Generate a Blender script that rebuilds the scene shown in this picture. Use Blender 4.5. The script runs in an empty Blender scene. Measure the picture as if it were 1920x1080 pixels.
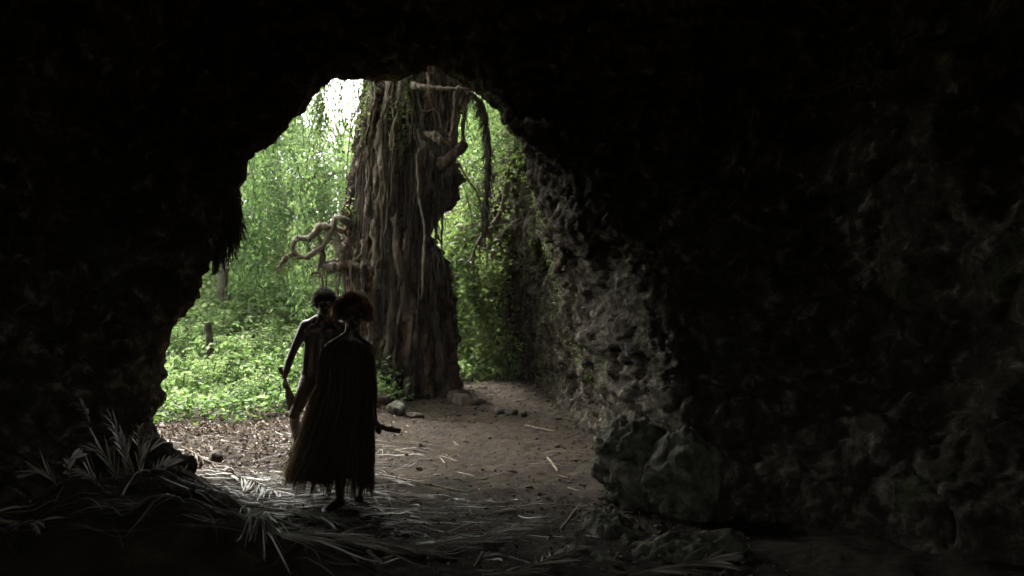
import bpy, bmesh, math, random
import numpy as np
from mathutils import Vector, Matrix
from mathutils.bvhtree import BVHTree
R = math.radians
rng = np.random.default_rng(7)
random.seed(7)
scene = bpy.context.scene
COL = scene.collection

# ------------------------------------------------------------------ camera
F = 1867.0; CX = 960.0; HZ = 587.0; EYE = 1.5
cam_d = bpy.data.cameras.new("camera"); cam = bpy.data.objects.new("camera", cam_d); COL.objects.link(cam)
cam.location = (0, 0, EYE); cam.rotation_euler = (R(90), 0, 0)
cam_d.lens = 35.0; cam_d.sensor_width = 36.0; cam_d.shift_y = (HZ - 540) / 1920.0
cam_d.clip_end = 2000; cam_d.clip_start = 0.05
cam_d.dof.use_dof = True; cam_d.dof.focus_distance = 8.6; cam_d.dof.aperture_fstop = 2.2
scene.camera = cam

def P(px, py, D):
    return np.array([(px - CX) / F * D, D, EYE - (py - HZ) / F * D])

# ------------------------------------------------------------------ noise
_perm = np.random.default_rng(3).permutation(256).astype(np.int64)
_perm = np.concatenate([_perm, _perm, _perm])
_g = np.random.default_rng(5).normal(size=(256, 3)); _g /= np.linalg.norm(_g, axis=1)[:, None]
def pn(p):
    p = np.asarray(p, float)
    i = np.floor(p).astype(np.int64); f = p - i; i &= 255
    u = f * f * f * (f * (f * 6 - 15) + 10)
    out = 0
    for dx in (0, 1):
        wx = u[:, 0] if dx else 1 - u[:, 0]
        for dy in (0, 1):
            wy = u[:, 1] if dy else 1 - u[:, 1]
            for dz in (0, 1):
                wz = u[:, 2] if dz else 1 - u[:, 2]
                h = _perm[_perm[_perm[(i[:, 0] + dx) & 255] + ((i[:, 1] + dy) & 255)] + ((i[:, 2] + dz) & 255)]
                g = _g[h]
                d = g[:, 0] * (f[:, 0] - dx) + g[:, 1] * (f[:, 1] - dy) + g[:, 2] * (f[:, 2] - dz)
                out = out + wx * wy * wz * d
    return out * 1.5
def fbm(p, o=4, lac=2.1, gain=0.5):
    p = np.asarray(p, float); s = 0; a = 1
    for k in range(o):
        s = s + a * pn(p + k * 17.3); p = p * lac; a *= gain
    return s
def ridged(p, o=4, lac=2.1, gain=0.5):
    p = np.asarray(p, float); s = 0; a = 1
    for k in range(o):
        s = s + a * (1 - 2 * np.abs(pn(p + k * 11.7))); p = p * lac; a *= gain
    return s
_J = np.random.default_rng(9).uniform(.1, .9, size=(256, 3)); _V = np.random.default_rng(10).uniform(-1, 1, 256)
def worley(p):
    p = np.asarray(p, float); i = np.floor(p).astype(np.int64)
    f1 = np.full(len(p), 9.); f2 = f1.copy(); hh = np.zeros(len(p), np.int64); rel = np.zeros((len(p), 3))
    for dx in (-1, 0, 1):
        for dy in (-1, 0, 1):
            for dz in (-1, 0, 1):
                c = i + np.array([dx, dy, dz]); h = _perm[_perm[_perm[c[:, 0] & 255] + (c[:, 1] & 255)] + (c[:, 2] & 255)]
                r = p - (c + _J[h]); d = np.sqrt((r * r).sum(1)); k = d < f1
                f2 = np.where(k, f1, np.minimum(f2, d)); f1 = np.where(k, d, f1); hh = np.where(k, h, hh); rel[k] = r[k]
    return f1, f2, hh, rel
def crag(p, size, seed=0.0):
    q = p / size + seed; q = q + .35 * np.column_stack([fbm(q * .8 + 5, 2), fbm(q * .8 + 25, 2), fbm(q * .8 + 45, 2)])
    f1, f2, h, r = worley(q)
    return .5 * _V[h] + .7 * (_g[h] * r).sum(1) - .25 * sst(.12, 0, f2 - f1)
def sst(a, b, x):
    t = np.clip((x - a) / (b - a), 0, 1); return t * t * (3 - 2 * t)

# ------------------------------------------------------------------ mesh building
class MB:
    def __init__(s): s.v = []; s.f = []; s.t = []; s.n = 0
    def add(s, v, f, tint=None):
        v = np.asarray(v, float).reshape(-1, 3); f = np.asarray(f, np.int64)
        s.v.append(v); s.f.append(f + s.n); s.n += len(v)
        s.t.append(np.full(len(v), 0.5) if tint is None else np.broadcast_to(np.asarray(tint, float), (len(v),)))
        return s
    def build(s, name, mat, parent=None, smooth=True, link=True):
        v = np.concatenate(s.v); t = np.concatenate(s.t)
        sizes = np.concatenate([np.full(len(f), f.shape[1]) for f in s.f])
        loops = np.concatenate([f.ravel() for f in s.f])
        me = bpy.data.meshes.new(name)
        org = np.zeros(3)
        if parent is None:
            org = np.array([v[:, 0].mean(), v[:, 1].mean(), v[:, 2].min()])
        me.vertices.add(len(v)); me.vertices.foreach_set("co", (v - org).astype(np.float32).ravel())
        me.loops.add(len(loops)); me.loops.foreach_set("vertex_index", loops.astype(np.int32))
        me.polygons.add(len(sizes))
        st = np.concatenate([[0], np.cumsum(sizes)[:-1]]).astype(np.int32)
        me.polygons.foreach_set("loop_start", st)
        me.update(calc_edges=True)
        a = me.attributes.new("tint", 'FLOAT', 'POINT'); a.data.foreach_set("value", t.astype(np.float32))
        if smooth: me.polygons.foreach_set("use_smooth", np.ones(len(sizes), bool))
        me.materials.append(mat)
        o = bpy.data.objects.new(name, me); COL.objects.link(o)
        if parent is not None:
            o.parent = parent
            o.location = -Vector(parent.location) if parent.type == 'EMPTY' else -(Vector(parent.location) + Vector(parent.parent.location if parent.parent else (0, 0, 0)))
        else:
            o.location = org
        return o
def tag(o, label=None, cat=None, group=None, kind=None):
    if label: o["label"] = label
    if cat: o["category"] = cat
    if group: o["group"] = group
    if kind: o["kind"] = kind
    return o
def empty(name, loc, label=None, cat=None, group=None):
    o = bpy.data.objects.new(name, None); COL.objects.link(o); o.location = tuple(float(a) for a in loc)
    return tag(o, label, cat, group)

def cr(pts, n):
    """catmull-rom through pts (k,d) -> (n,d), uniform by chord length"""
    p = np.asarray(pts, float)
    k = len(p)
    if k == 2:
        t = np.linspace(0, 1, n)[:, None]; return p[0] * (1 - t) + p[1] * t
    seg = np.linalg.norm(np.diff(p[:, :3], axis=0), axis=1) + 1e-6
    c = np.concatenate([[0], np.cumsum(seg)]); s = np.linspace(0, c[-1], n)
    i = np.clip(np.searchsorted(c, s, side='right') - 1, 0, k - 2)
    t = ((s - c[i]) / seg[i])[:, None]
    e = np.vstack([2 * p[0] - p[1], p, 2 * p[-1] - p[-2]])
    p0, p1, p2, p3 = e[i], e[i + 1], e[i + 2], e[i + 3]
    return 0.5 * (2 * p1 + (p2 - p0) * t + (2 * p0 - 5 * p1 + 4 * p2 - p3) * t ** 2 + (3 * p1 - p0 - 3 * p2 + p3) * t ** 3)

def tube(mb, pts, r, n=None, k=8, tint=None, wob=0.0, rough=0.0, seed=0.0):
    """pts (m,3), r scalar or list per point; closes with caps"""
    pts = np.asarray(pts, float); m = len(pts)
    rr = np.full(m, float(r)) if np.isscalar(r) else np.interp(np.linspace(0, 1, m), np.linspace(0, 1, len(r)), r)
    if n is None: n = max(4, m * 4)
    q = cr(np.column_stack([pts, rr]), n); c = q[:, :3].copy(); rad = np.maximum(q[:, 3], 1e-4)
    if wob:
        c += wob * np.column_stack([fbm(c * 2.1 + seed, 2), fbm(c * 2.1 + 31 + seed, 2), fbm(c * 2.1 + 57 + seed, 2)])
    T = np.gradient(c, axis=0); T /= np.linalg.norm(T, axis=1)[:, None] + 1e-9
    up = np.array([0.13, 0.21, 0.97]) if abs(T[:, 2]).mean() < 0.8 else np.array([0.97, 0.2, 0.1])
    A = np.cross(T, up); A /= np.linalg.norm(A, axis=1)[:, None] + 1e-9
    B = np.cross(T, A)
    th = np.linspace(0, 2 * np.pi, k, endpoint=False)
    rg = rad[:, None, None]
    if rough:
        base = c[:, None, :] + (A[:, None, :] * np.cos(th)[None, :, None] + B[:, None, :] * np.sin(th)[None, :, None]) * rg
        nz = fbm(base.reshape(-1, 3) * (0.6 / max(rad.mean(), .01)) * np.array([1, 1, .35]) + seed, 3).reshape(n, k, 1)
        rg = rg * (1 + rough * nz)
    v = c[:, None, :] + (A[:, None, :] * np.cos(th)[None, :, None] + B[:, None, :] * np.sin(th)[None, :, None]) * rg
    i = np.arange(n - 1)[:, None] * k; j = np.arange(k)[None, :]; jn = (j + 1) % k
    f = np.stack([i + j, i + jn, i + k + jn, i + k + j], -1).reshape(-1, 4)
    v = v.reshape(-1, 3)
    mb.add(v, f, tint)
    b = mb.n - len(v)
    for base, ctr in ((0, c[0]), ((n - 1) * k, c[-1])):
        mb.add(ctr[None], np.zeros((0, 3), int), None if tint is None else (tint if np.isscalar(tint) else 0.5))
        ci = mb.n - 1
        tri = np.stack([b + base + np.arange(k), b + base + (np.arange(k) + 1) % k, np.full(k, ci)], -1)
        mb.f.append(tri)
    return c

def leaves(mb, c, size, up=None, tint=None, aspect=0.45, flat=0.5, fold=0.25, dirs=None, rg=rng):
    """c (n,3) leaf bases. flat: 0 random orientation, 1 lying flat"""
    c = np.asarray(c, float); n = len(c)
    if n == 0: return
    size = np.broadcast_to(size, (n,)) * rg.uniform(0.6, 1.3, n)
    d = rg.normal(size=(n, 3)) if dirs is None else np.asarray(dirs, float) + rg.normal(size=(n, 3)) * 0.35
    d[:, 2] *= (1 - flat * .6)
    d /= np.linalg.norm(d, axis=1)[:, None] + 1e-9
    nn = rg.normal(size=(n, 3)) * (1 - flat * .7) + np.array([0, 0, 1.0]) * (0.3 + flat) if up is None else up + rg.normal(size=(n, 3)) * .5
    s = np.cross(d, nn); s /= np.linalg.norm(s, axis=1)[:, None] + 1e-9
    u = np.cross(s, d)
    L = size[:, None]
    tip = c + d * L - u * L * 0.12
    mid = c + d * L * 0.45
    l = mid + s * L * aspect * .5 + u * L * fold * .4
    r = mid - s * L * aspect * .5 + u * L * fold * .4
    v = np.stack([c, l, tip, r], 1).reshape(-1, 3)
    b = np.arange(n)[:, None] * 4
    f = np.concatenate([b + np.array([0, 2, 1]), b + np.array([0, 3, 2])])
    t = rg.uniform(0, 1, n) if tint is None else np.clip(np.broadcast_to(tint, (n,)) + rg.normal(size=n) * .18, 0, 1)
    mb.add(v, f, np.repeat(t, 4))

def ribbons(mb, paths, w, side=None, tint=None):
    """paths (n,m,3) -> flat tapered strips of width w"""
    n, m, _ = paths.shape
    T = np.gradient(paths, axis=1)
    s = np.cross(T, rng.normal(size=(n, 1, 3)) if side is None else side)
    s /= np.linalg.norm(s, axis=2, keepdims=True) + 1e-9
    prof = np.sin(np.linspace(.25, np.pi * .96, m))[None, :, None]
    w = np.broadcast_to(w, (n,))[:, None, None]
    v = np.stack([paths - s * w * prof, paths + s * w * prof], 2).reshape(n, -1, 3)
    j = np.arange(m - 1) * 2
    q = np.stack([j, j + 1, j + 3, j + 2], -1)
    f = (q[None] + (np.arange(n) * m * 2)[:, None, None]).reshape(-1, 4)
    t = np.repeat(rng.uniform(0, 1, n) if tint is None else np.broadcast_to(tint, (n,)), m * 2)
    mb.add(v.reshape(-1, 3), f, t)

# ------------------------------------------------------------------ materials
def newmat(name):
    m = bpy.data.materials.new(name); m.use_nodes = True
    nt = m.node_tree; nt.nodes.clear()
    return m, nt, nt.nodes, nt.links
def ramp(nd, stops):
    r = nd.new("ShaderNodeValToRGB"); e = r.color_ramp.elements
    while len(e) < len(stops): e.new(0.5)
    for k, (p, c) in enumerate(stops):
        e[k].position = p; e[k].color = (*c, 1)
    return r
def surf(name, stops, scale=4.0, detail=8, rough=0.9, bump=0.4, bscale=20, bdist=0.02, stretch=(1, 1, 1), tintmix=0.0, tintcols=None, moss=None, spec=0.3, distort=0.0, sheen=0.0):
    m, nt, nd, lk = newmat(name)
    out = nd.new("ShaderNodeOutputMaterial"); b = nd.new("ShaderNodeBsdfPrincipled")
    lk.new(b.outputs[0], out.inputs[0])
    b.inputs["Roughness"].default_value = rough; b.inputs["Specular IOR Level"].default_value = spec
    tc = nd.new("ShaderNodeNewGeometry"); mp = nd.new("ShaderNodeMapping"); mp.inputs["Scale"].default_value = stretch
    lk.new(tc.outputs["Position"], mp.inputs[0])
    n1 = nd.new("ShaderNodeTexNoise"); n1.inputs["Scale"].default_value = scale; n1.inputs["Detail"].default_value = detail
    n1.inputs["Roughness"].default_value = .62; n1.inputs["Distortion"].default_value = distort
    lk.new(mp.outputs[0], n1.inputs["Vector"])
    rp = ramp(nd, stops); lk.new(n1.outputs[0], rp.inputs[0])
    colr = rp.outputs[0]
    if tintcols:
        at = nd.new("ShaderNodeAttribute"); at.attribute_name = "tint"
        r2 = ramp(nd, tintcols); lk.new(at.outputs["Fac"], r2.inputs[0])
        mx = nd.new("ShaderNodeMix"); mx.data_type = 'RGBA'; mx.inputs[0].default_value = tintmix
        lk.new(colr, mx.inputs[6]); lk.new(r2.outputs[0], mx.inputs[7]); colr = mx.outputs[2]
    if moss:
        n2 = nd.new("ShaderNodeTexNoise"); n2.inputs["Scale"].default_value = moss[1]; n2.inputs["Detail"].default_value = 6
        n2.inputs["Roughness"].default_value = .7
        lk.new(tc.outputs["Position"], n2.inputs["Vector"])
        r3 = ramp(nd, [(moss[2], (0, 0, 0)), (moss[2] + .14, (1, 1, 1))]); lk.new(n2.outputs[0], r3.inputs[0])
        mx2 = nd.new("ShaderNodeMix"); mx2.data_type = 'RGBA'; mx2.inputs[7].default_value = (*moss[0], 1)
        lk.new(r3.outputs[0], mx2.inputs[0]); lk.new(colr, mx2.inputs[6]); colr = mx2.outputs[2]
    lk.new(colr, b.inputs["Base Color"])
    if bump:
        n3 = nd.new("ShaderNodeTexNoise"); n3.inputs["Scale"].default_value = bscale; n3.inputs["Detail"].default_value = 9
        n3.inputs["Roughness"].default_value = .68
        lk.new(mp.outputs[0], n3.inputs["Vector"])
        bp = nd.new("ShaderNodeBump"); bp.inputs["Strength"].default_value = bump; bp.inputs["Distance"].default_value = bdist
        lk.new(n3.outputs[0], bp.inputs["Height"]); lk.new(bp.outputs[0], b.inputs["Normal"])
    if sheen: b.inputs["Sheen Weight"].default_value = sheen
    return m
def leafmat(name, cols, trans=0.45, rough=0.55):
    m, nt, nd, lk = newmat(name)
    out = nd.new("ShaderNodeOutputMaterial"); b = nd.new("ShaderNodeBsdfPrincipled"); t = nd.new("ShaderNodeBsdfTranslucent")
    at = nd.new("ShaderNodeAttribute"); at.attribute_name = "tint"
    rp = ramp(nd, cols); lk.new(at.outputs["Fac"], rp.inputs[0])
    lk.new(rp.outputs[0], b.inputs["Base Color"])
    hs = nd.new("ShaderNodeHueSaturation"); hs.inputs["Saturation"].default_value = 1.12; hs.inputs["Value"].default_value = 1.5
    lk.new(rp.outputs[0], hs.inputs["Color"]); lk.new(hs.outputs[0], t.inputs[0])
    b.inputs["Roughness"].default_value = rough; b.inputs["Specular IOR Level"].default_value = .35
    mx = nd.new("ShaderNodeMixShader"); mx.inputs[0].default_value = trans
    lk.new(b.outputs[0], mx.inputs[1]); lk.new(t.outputs[0], mx.inputs[2]); lk.new(mx.outputs[0], out.inputs[0])
    return m

M = {}
M['rock'] = surf("cave_limestone", [(.34, (.044, .032, .020)), (.50, (.085, .067, .044)), (.58, (.155, .131, .092)), (.70, (.45, .415, .32))],
                 scale=6.5, bump=1, bscale=26, bdist=.09, distort=.6, detail=12, moss=((.085, .095, .035), 1.5, .54))
M['boulder'] = surf("mossy_limestone", [(.3, (.045, .042, .03)), (.5, (.13, .125, .09)), (.68, (.30, .29, .23))], scale=6, bump=.9, bscale=18, bdist=.04,
                    moss=((.06, .068, .028), 3.4, .53))
M['stone'] = surf("grey_stone", [(.3, (.04, .033, .025)), (.7, (.13, .11, .085))], scale=9, bump=.7, bscale=25, bdist=.02)
M['clod'] = surf('earth_clod', [(.3, (.03, .022, .013)), (.55, (.075, .056, .036)), (.75, (.17, .145, .105))], scale=3, bump=.5, bscale=60, bdist=.005)
M['soil'] = surf("trodden_soil", [(.3, (.014, .0085, .0045)), (.45, (.033, .0222, .0110)), (.58, (.053, .0370, .0190)), (.74, (.100, .074, .041))],
                 scale=3.6, detail=14, bump=1, bscale=30, bdist=.045, distort=.3)
M['bark'] = surf("fibrous_bark", [(.3, (.016, .008, .005)), (.47, (.042, .023, .014)), (.60, (.090, .056, .036)), (.74, (.20, .15, .10))],
                 scale=9, bump=1, bscale=30, bdist=.035, stretch=(1, 1, .16), distort=.5, moss=((.075, .085, .035), 2.3, .56))
M['root'] = surf("aerial_root_bark", [(.3, (.038, .026, .017)), (.5, (.14, .104, .070)), (.7, (.32, .265, .185))], scale=16, bump=1, bscale=55, bdist=.03,
                 stretch=(1, 1, .25), tintmix=.5, tintcols=[(0, (.035, .022, .016)), (.5, (.10, .075, .052)), (1, (.30, .27, .20))])
M['rootfib'] = leafmat('root_fibre', [(0, (.03, .02, .014)), (.5, (.10, .075, .052)), (1, (.27, .23, .17))], trans=.05, rough=.8)
M['trunk'] = surf("forest_bark", [(.3, (.04, .035, .022)), (.5, (.09, .08, .05)), (.7, (.15, .145, .095))], scale=10, bump=.7, bscale=30, bdist=.02, stretch=(1, 1, .3))
M['skin'] = surf("dark_brown_skin", [(.3, (.045, .026, .018)), (.7, (.068, .040, .028))], scale=5, rough=.38, bump=.12, bscale=120, bdist=.003, spec=.5)
M['hairw'] = leafmat('brown_curls', [(0, (.09, .052, .03)), (.5, (.20, .125, .073)), (1, (.42, .29, .18))], trans=.55, rough=.6)
M['hairm'] = leafmat('dark_curls', [(0, (.03, .026, .02)), (.5, (.06, .052, .04)), (1, (.12, .11, .085))], trans=.4, rough=.5)
M['eye'] = surf("eye_white", [(.3, (.3, .28, .25)), (.7, (.35, .32, .3))], rough=.2, bump=0)
M['cloth'] = surf("bark_cloth", [(.3, (.05, .035, .025)), (.7, (.09, .065, .045))], scale=16, bump=.7, bscale=60, bdist=.01, stretch=(1, 1, .2))
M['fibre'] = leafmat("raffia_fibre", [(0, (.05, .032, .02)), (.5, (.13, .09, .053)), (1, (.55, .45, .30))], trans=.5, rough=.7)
M['club'] = surf("carved_wood", [(.3, (.10, .068, .043)), (.7, (.24, .175, .115))], scale=14, bump=.6, bscale=50, bdist=.008, stretch=(1, 1, .3))
M['clubd'] = surf("dark_wood", [(.3, (.035, .024, .016)), (.7, (.075, .05, .034))], scale=14, bump=.6, bscale=50, bdist=.008)
M['dry'] = leafmat("dry_palm_leaf", [(0, (.13, .10, .07)), (.5, (.34, .31, .25)), (1, (.70, .68, .62))], trans=.15, rough=.38)
M['litter'] = leafmat("dead_leaves", [(0, (.045, .025, .014)), (.5, (.10, .062, .036)), (.8, (.17, .12, .078)), (1, (.34, .28, .21))], trans=.1, rough=.6)
M['twig'] = surf("dry_twig", [(.3, (.16, .12, .08)), (.7, (.36, .30, .22))], scale=20, bump=.5, bscale=60, bdist=.004)
M['darkwood'] = surf("rotten_wood", [(.3, (.035, .025, .018)), (.7, (.09, .07, .05))], scale=14, bump=.7, bscale=40, bdist=.008)
M['leafA'] = leafmat("bright_forest_leaf", [(0, (.07, .12, .04)), (.5, (.16, .245, .09)), (1, (.32, .40, .18))])
M['leafB'] = leafmat("vine_leaf", [(0, (.07, .11, .035)), (.5, (.155, .215, .07)), (1, (.28, .34, .14))])
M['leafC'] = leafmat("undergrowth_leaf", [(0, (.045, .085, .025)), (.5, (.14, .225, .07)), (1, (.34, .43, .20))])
M['fern'] = leafmat("hanging_root_hair", [(0, (.03, .022, .014)), (.6, (.08, .065, .04)), (1, (.14, .12, .07))], trans=.15)
M['hill'] = surf("forest_floor", [(.3, (.03, .045, .014)), (.55, (.08, .12, .035)), (.75, (.15, .2, .06))], scale=3, detail=10, bump=1, bscale=9, bdist=.15)

# ground mixes soil with green cover further out
def groundmat():
    m = M['soil'].copy(); m.name = "cave_floor_soil"
    nt = m.node_tree; nd = nt.nodes; lk = nt.links
    b = [n for n in nd if n.type == 'BSDF_PRINCIPLED'][0]
    src = b.inputs["Base Color"].links[0].from_socket
    at = nd.new("ShaderNodeAttribute"); at.attribute_name = "tint"
    nz = nd.new("ShaderNodeTexNoise"); nz.inputs["Scale"].default_value = 5; nz.inputs["Detail"].default_value = 8
    g = nd.new("ShaderNodeNewGeometry"); lk.new(g.outputs["Position"], nz.inputs["Vector"])
    rp = ramp(nd, [(.3, (.03, .035, .014)), (.7, (.09, .11, .035))]); lk.new(nz.outputs[0], rp.inputs[0])
    mx = nd.new("ShaderNodeMix"); mx.data_type = 'RGBA'
    lk.new(at.outputs["Fac"], mx.inputs[0]); lk.new(src, mx.inputs[6]); lk.new(rp.outputs[0], mx.inputs[7])
    lk.new(mx.outputs[2], b.inputs["Base Color"])
    return m
M['ground'] = groundmat()

# ------------------------------------------------------------------ terrain
def H(x, y):
    x = np.asarray(x, float); y = np.asarray(y, float); s = x.shape
    xf, yf = x.ravel(), y.ravel(); q = np.column_stack([xf, yf, np.zeros_like(xf)])
    z = .045 * fbm(q * .9, 3) + .018 * fbm(q * 5, 3)
    z += .10 * sst(9.2, 10.2, yf) * sst(-1.5, -2.1, xf)
    z += .25 * sst(12, 16, yf) * sst(-1.6, -3.2, xf)
    z += 1.55 * sst(14.5, 23, yf) * sst(-1.5, -4.2, xf)
    z += .35 * sst(14, 18, yf) * np.exp(-((xf - .3) / 1.6) ** 2)
    z += 3.2 * sst(23, 40, yf) + 3 * sst(40, 90, yf)
    z += .62 * np.exp(-(((xf + 2.15) / 1.15) ** 2 + ((yf - 5.2) / .95) ** 2)) * (1 + .3 * fbm(q * 1.7 + 9, 2))
    z += .10 * np.exp(-(((xf + .9) / .7) ** 2 + ((yf - 4.8) / .7) ** 2))
    z += .14 * np.exp(-(((xf + 1.3) / 1.3) ** 2 + ((yf - 16.4) / 1.2) ** 2))
    z = np.where(yf > 60, z + 2 * fbm(q * .03, 2), z)
    return z.reshape(s)
def Hs(x, y): return float(H(np.array([x]), np.array([y]))[0])
def G(px, py, lift=0.0):
    D = (EYE) * F / max(py - HZ, 8)
    for _ in range(40):
        x = (px - CX) / F * D; z = Hs(x, D) + lift
        Dn = (EYE - z) * F / max(py - HZ, 8); D = D * .5 + min(Dn, 60) * .5
    return np.array([(px - CX) / F * D, D, Hs((px - CX) / F * D, D) + lift])
def axis(lo, hi, step, far, g=1.16):
    a = list(np.arange(lo, hi, step)); d = step; x = a[-1]; up = []
    while x < far: d *= g; x += d; up.append(x)
    d = step; x = lo; dn = []
    while x > -far: d *= g; x -= d; dn.append(x)
    return np.array(dn[::-1] + a + up)
gx = axis(-5.5, 2.6, .028, 400); gy = axis(4.6, 17.5, .034, 600)
X, Y = np.meshgrid(gx, gy, indexing='ij'); Z = H(X, Y)
q = np.column_stack([X.ravel(), Y.ravel(), Z.ravel() * 0])
Z = Z + (.014 * fbm(q * 14 + 4, 3) + .012 * crag(q, .10, 4.0) * sst(-.1, .3, fbm(q * 1.3 + 20, 2)).ravel() + .012 * fbm(q * 3.1 + 14, 2) - .012 * np.maximum(0, fbm(q * 6 + 40, 2) - .25)).reshape(Z.shape)
cov = (sst(13.2, 15.2, Y + .9 * fbm(q * 1.2, 3).reshape(Y.shape)) * sst(-1.8, -2.8, X) + sst(19, 23, Y)).clip(0, 1)
ni, nj = X.shape
idx = np.arange(ni * nj).reshape(ni, nj)
f = np.stack([idx[:-1, :-1], idx[1:, :-1], idx[1:, 1:], idx[:-1, 1:]], -1).reshape(-1, 4)
mb = MB(); mb.add(np.column_stack([X.ravel(), Y.ravel(), Z.ravel()]), f, cov.ravel())
g_ = mb.build("ground", M['ground']); tag(g_, "trodden brown soil floor running from the cave out to the forest bank", kind="structure")

# ------------------------------------------------------------------ cave shell + cliff
rim_px = [(352, 1080, 8.3), (350, 935, 8.3), (322, 872, 8.5), (292, 815, 8.7), (276, 760, 8.85), (286, 670, 9.0), (308, 620, 9.0), (350, 572, 9.1), (385, 500, 9.2), (425, 440, 9.3),
          (440, 385, 9.4), (463, 315, 9.6), (515, 255, 9.8), (580, 180, 10.), (625, 150, 10.1), (700, 141, 10.2), (760, 133, 10.3), (820, 124, 10.3),
          (862, 145, 10.2), (905, 180, 10.), (945, 220, 9.8), (975, 262, 9.6), (1008, 300, 9.5),
          (1062, 345, 9.3), (1085, 425, 9.0), (1160, 475, 8.7), (1188, 530, 8.5), (1212, 620, 8.3), (1238, 700, 8.1), (1245, 780, 7.9), (1262, 850, 7.8), (1270, 1100, 7.8)]
Rm = np.array([P(*a) for a in rim_px]); N = len(Rm)
Rm[0, 2] = -.7; Rm[-1, 2] = -.7
w = np.zeros(N); w[20] = .12; w[21] = .35; w[22] = .7; w[23:] = 1.0
od = np.column_stack([Rm[:, 0] + .9, np.zeros(N), np.maximum(Rm[:, 2] - 1.3, 0) * 1.0])
od /= np.linalg.norm(od, axis=1)[:, None] + 1e-9
low = sst(1.2, .0, Rm[:, 2])
def WX(Yv, z):
    x0 = np.interp(Yv, [7.8, 9, 10.6, 13, 14.8, 16, 17, 18.3, 20, 22, 25, 30], [1.2, 1.12, .98, 1.12, 1.15, .78, .38, -.15, -.8, -1.5, -2.5, -4])
    zz = np.clip(z, 0, 4)
    lean = np.interp(Yv, [8, 10, 18, 25], [.12, .27, .26, .15])
    return x0 - lean * zz - .35 * np.maximum(0, .5 - z) * sst(10, 14, Yv)
rows = []
isr = np.arange(N) >= 22
def interior(dist, dy, rx, zk=1.0, yabs=None):
    p = Rm + od * dist; p[:, 1] = (Rm[:, 1] - dy) if yabs is None else yabs
    t = w
    # right wall: pushed to x = rx
    p[:, 0] = np.where(t > 0, p[:, 0] * (1 - t) + np.maximum(rx + .12 * np.sin(Rm[:, 2] * 2.2), Rm[:, 0] + .05) * t, p[:, 0])
    if yabs is None: p[:, 1] -= t * sst(1.3, .1, Rm[:, 2]) * min(1.0, dy * 1.1)
    return p
r_end = interior(.6, 0, 1.2, 1, -6.0); r_end = r_end * .92 + np.array([-.8, 0, 1.6]) * .08; r_end[:, 1] = -5.9  # unseen rear end left open, an added gap letting skylight lift the darks
rows.append(r_end)
a = interior(1.2, 0, 2.4, 1, -5.2); rows.append(a)
a = interior(2.2, 0, 4.0, 1, -3.5); rows.append(a)
a = interior(2.3, 0, 4.3, 1, 0.0); rows.append(a)
a = interior(2.3, 0, 4.3, 1, 2.8); rows.append(a)
a = interior(2.2, 0, 3.9, 1, 5.4); rows.append(a)
a = interior(1.3, .95, 2.75, 1, None); rows.append(a)
a = interior(.62, .42, 1.95, 1, None); rows.append(a)
a = interior(.2, .2, 1.45, 1, None); rows.append(a)
rows.append(Rm.copy())
ext = [(.12, .35, 10.4), (.7, .8, 12.2), (1.8, 1.1, 14.0), (3.0, 1.4, 15.3), (4.2, 1.7, 16.6), (5.0, 2.0, 18.2), (5.6, 2.3, 20.5), (6, 2.6, 25)]
for d, dy, Yr in ext:
    p0 = Rm + od * d; p0[:, 1] += dy
    p1 = np.column_stack([WX(Yr, Rm[:, 2]), np.full(N, Yr), Rm[:, 2]])
    rows.append(p0 * (1 - w)[:, None] + p1 * w[:, None])
K = np.array(rows)                       # (V, N, 3)
# resample along u by rim arc length, along v by row lists
nu = 620
Ku = np.array([cr(np.column_stack([k, Rm]) if False else k, nu) for k in K]) if False else None
seg = np.linalg.norm(np.diff(Rm, axis=0), axis=1); cc = np.concatenate([[0], np.cumsum(seg)])
us = np.linspace(0, cc[-1], nu)
def cr_at(Kx, c, s):
    k = len(Kx); i = np.clip(np.searchsorted(c, s, side='right') - 1, 0, k - 2)
    t = ((s - c[i]) / (c[i + 1] - c[i]))
    t = t.reshape((-1,) + (1,) * (Kx.ndim - 1))
    e = np.concatenate([2 * Kx[:1] - Kx[1:2], Kx, 2 * Kx[-1:] - Kx[-2:-1]])
    p0, p1, p2, p3 = e[i], e[i + 1], e[i + 2], e[i + 3]
    cr_ = 0.5 * (2 * p1 + (p2 - p0) * t + (2 * p0 - 5 * p1 + 4 * p2 - p3) * t ** 2 + (3 * p1 - p0 - 3 * p2 + p3) * t ** 3)
    lin = p1 * (1 - t) + p2 * t
    return .6 * cr_ + .4 * lin
KU = np.transpose(cr_at(np.transpose(K, (1, 0, 2)), cc, us), (1, 0, 2))   # (V, nu, 3)
vkey = np.arange(len(rows), dtype=float)
samp = []
cnt = [8, 14, 26, 40, 46, 40, 34, 32, 24] + [34, 44, 46, 44, 40, 40, 26, 16]
for a_, c_ in enumerate(cnt): samp += list(a_ + np.arange(c_) / c_)
samp.append(len(rows) - 1)
S = cr_at(KU, vkey, np.array(samp)); nv = len(samp)
du = np.gradient(S, axis=1); dv = np.gradient(S, axis=0)
Nn = np.cross(du, dv); Nn /= np.linalg.norm(Nn, axis=2, keepdims=True) + 1e-9
pts = S.reshape(-1, 3); nn = Nn.reshape(-1, 3)
nearrim = np.exp(-((np.array(samp)[:, None] - 9) / 1.0) ** 2) * np.ones((1, nu)); nearrim = nearrim.ravel()
wu = np.interp(us, cc, w)[None, :] * np.ones((nv, 1)); wu = wu.ravel()
big = fbm(pts * .55 + 5, 3)
medr = ridged(pts * np.array([1.7, 1.7, 1.5]) + 8, 4)
pits = np.maximum(0, fbm(pts * 4.2 + 3, 3) - .12)
fine = fbm(pts * 9 + 1, 4)
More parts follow.
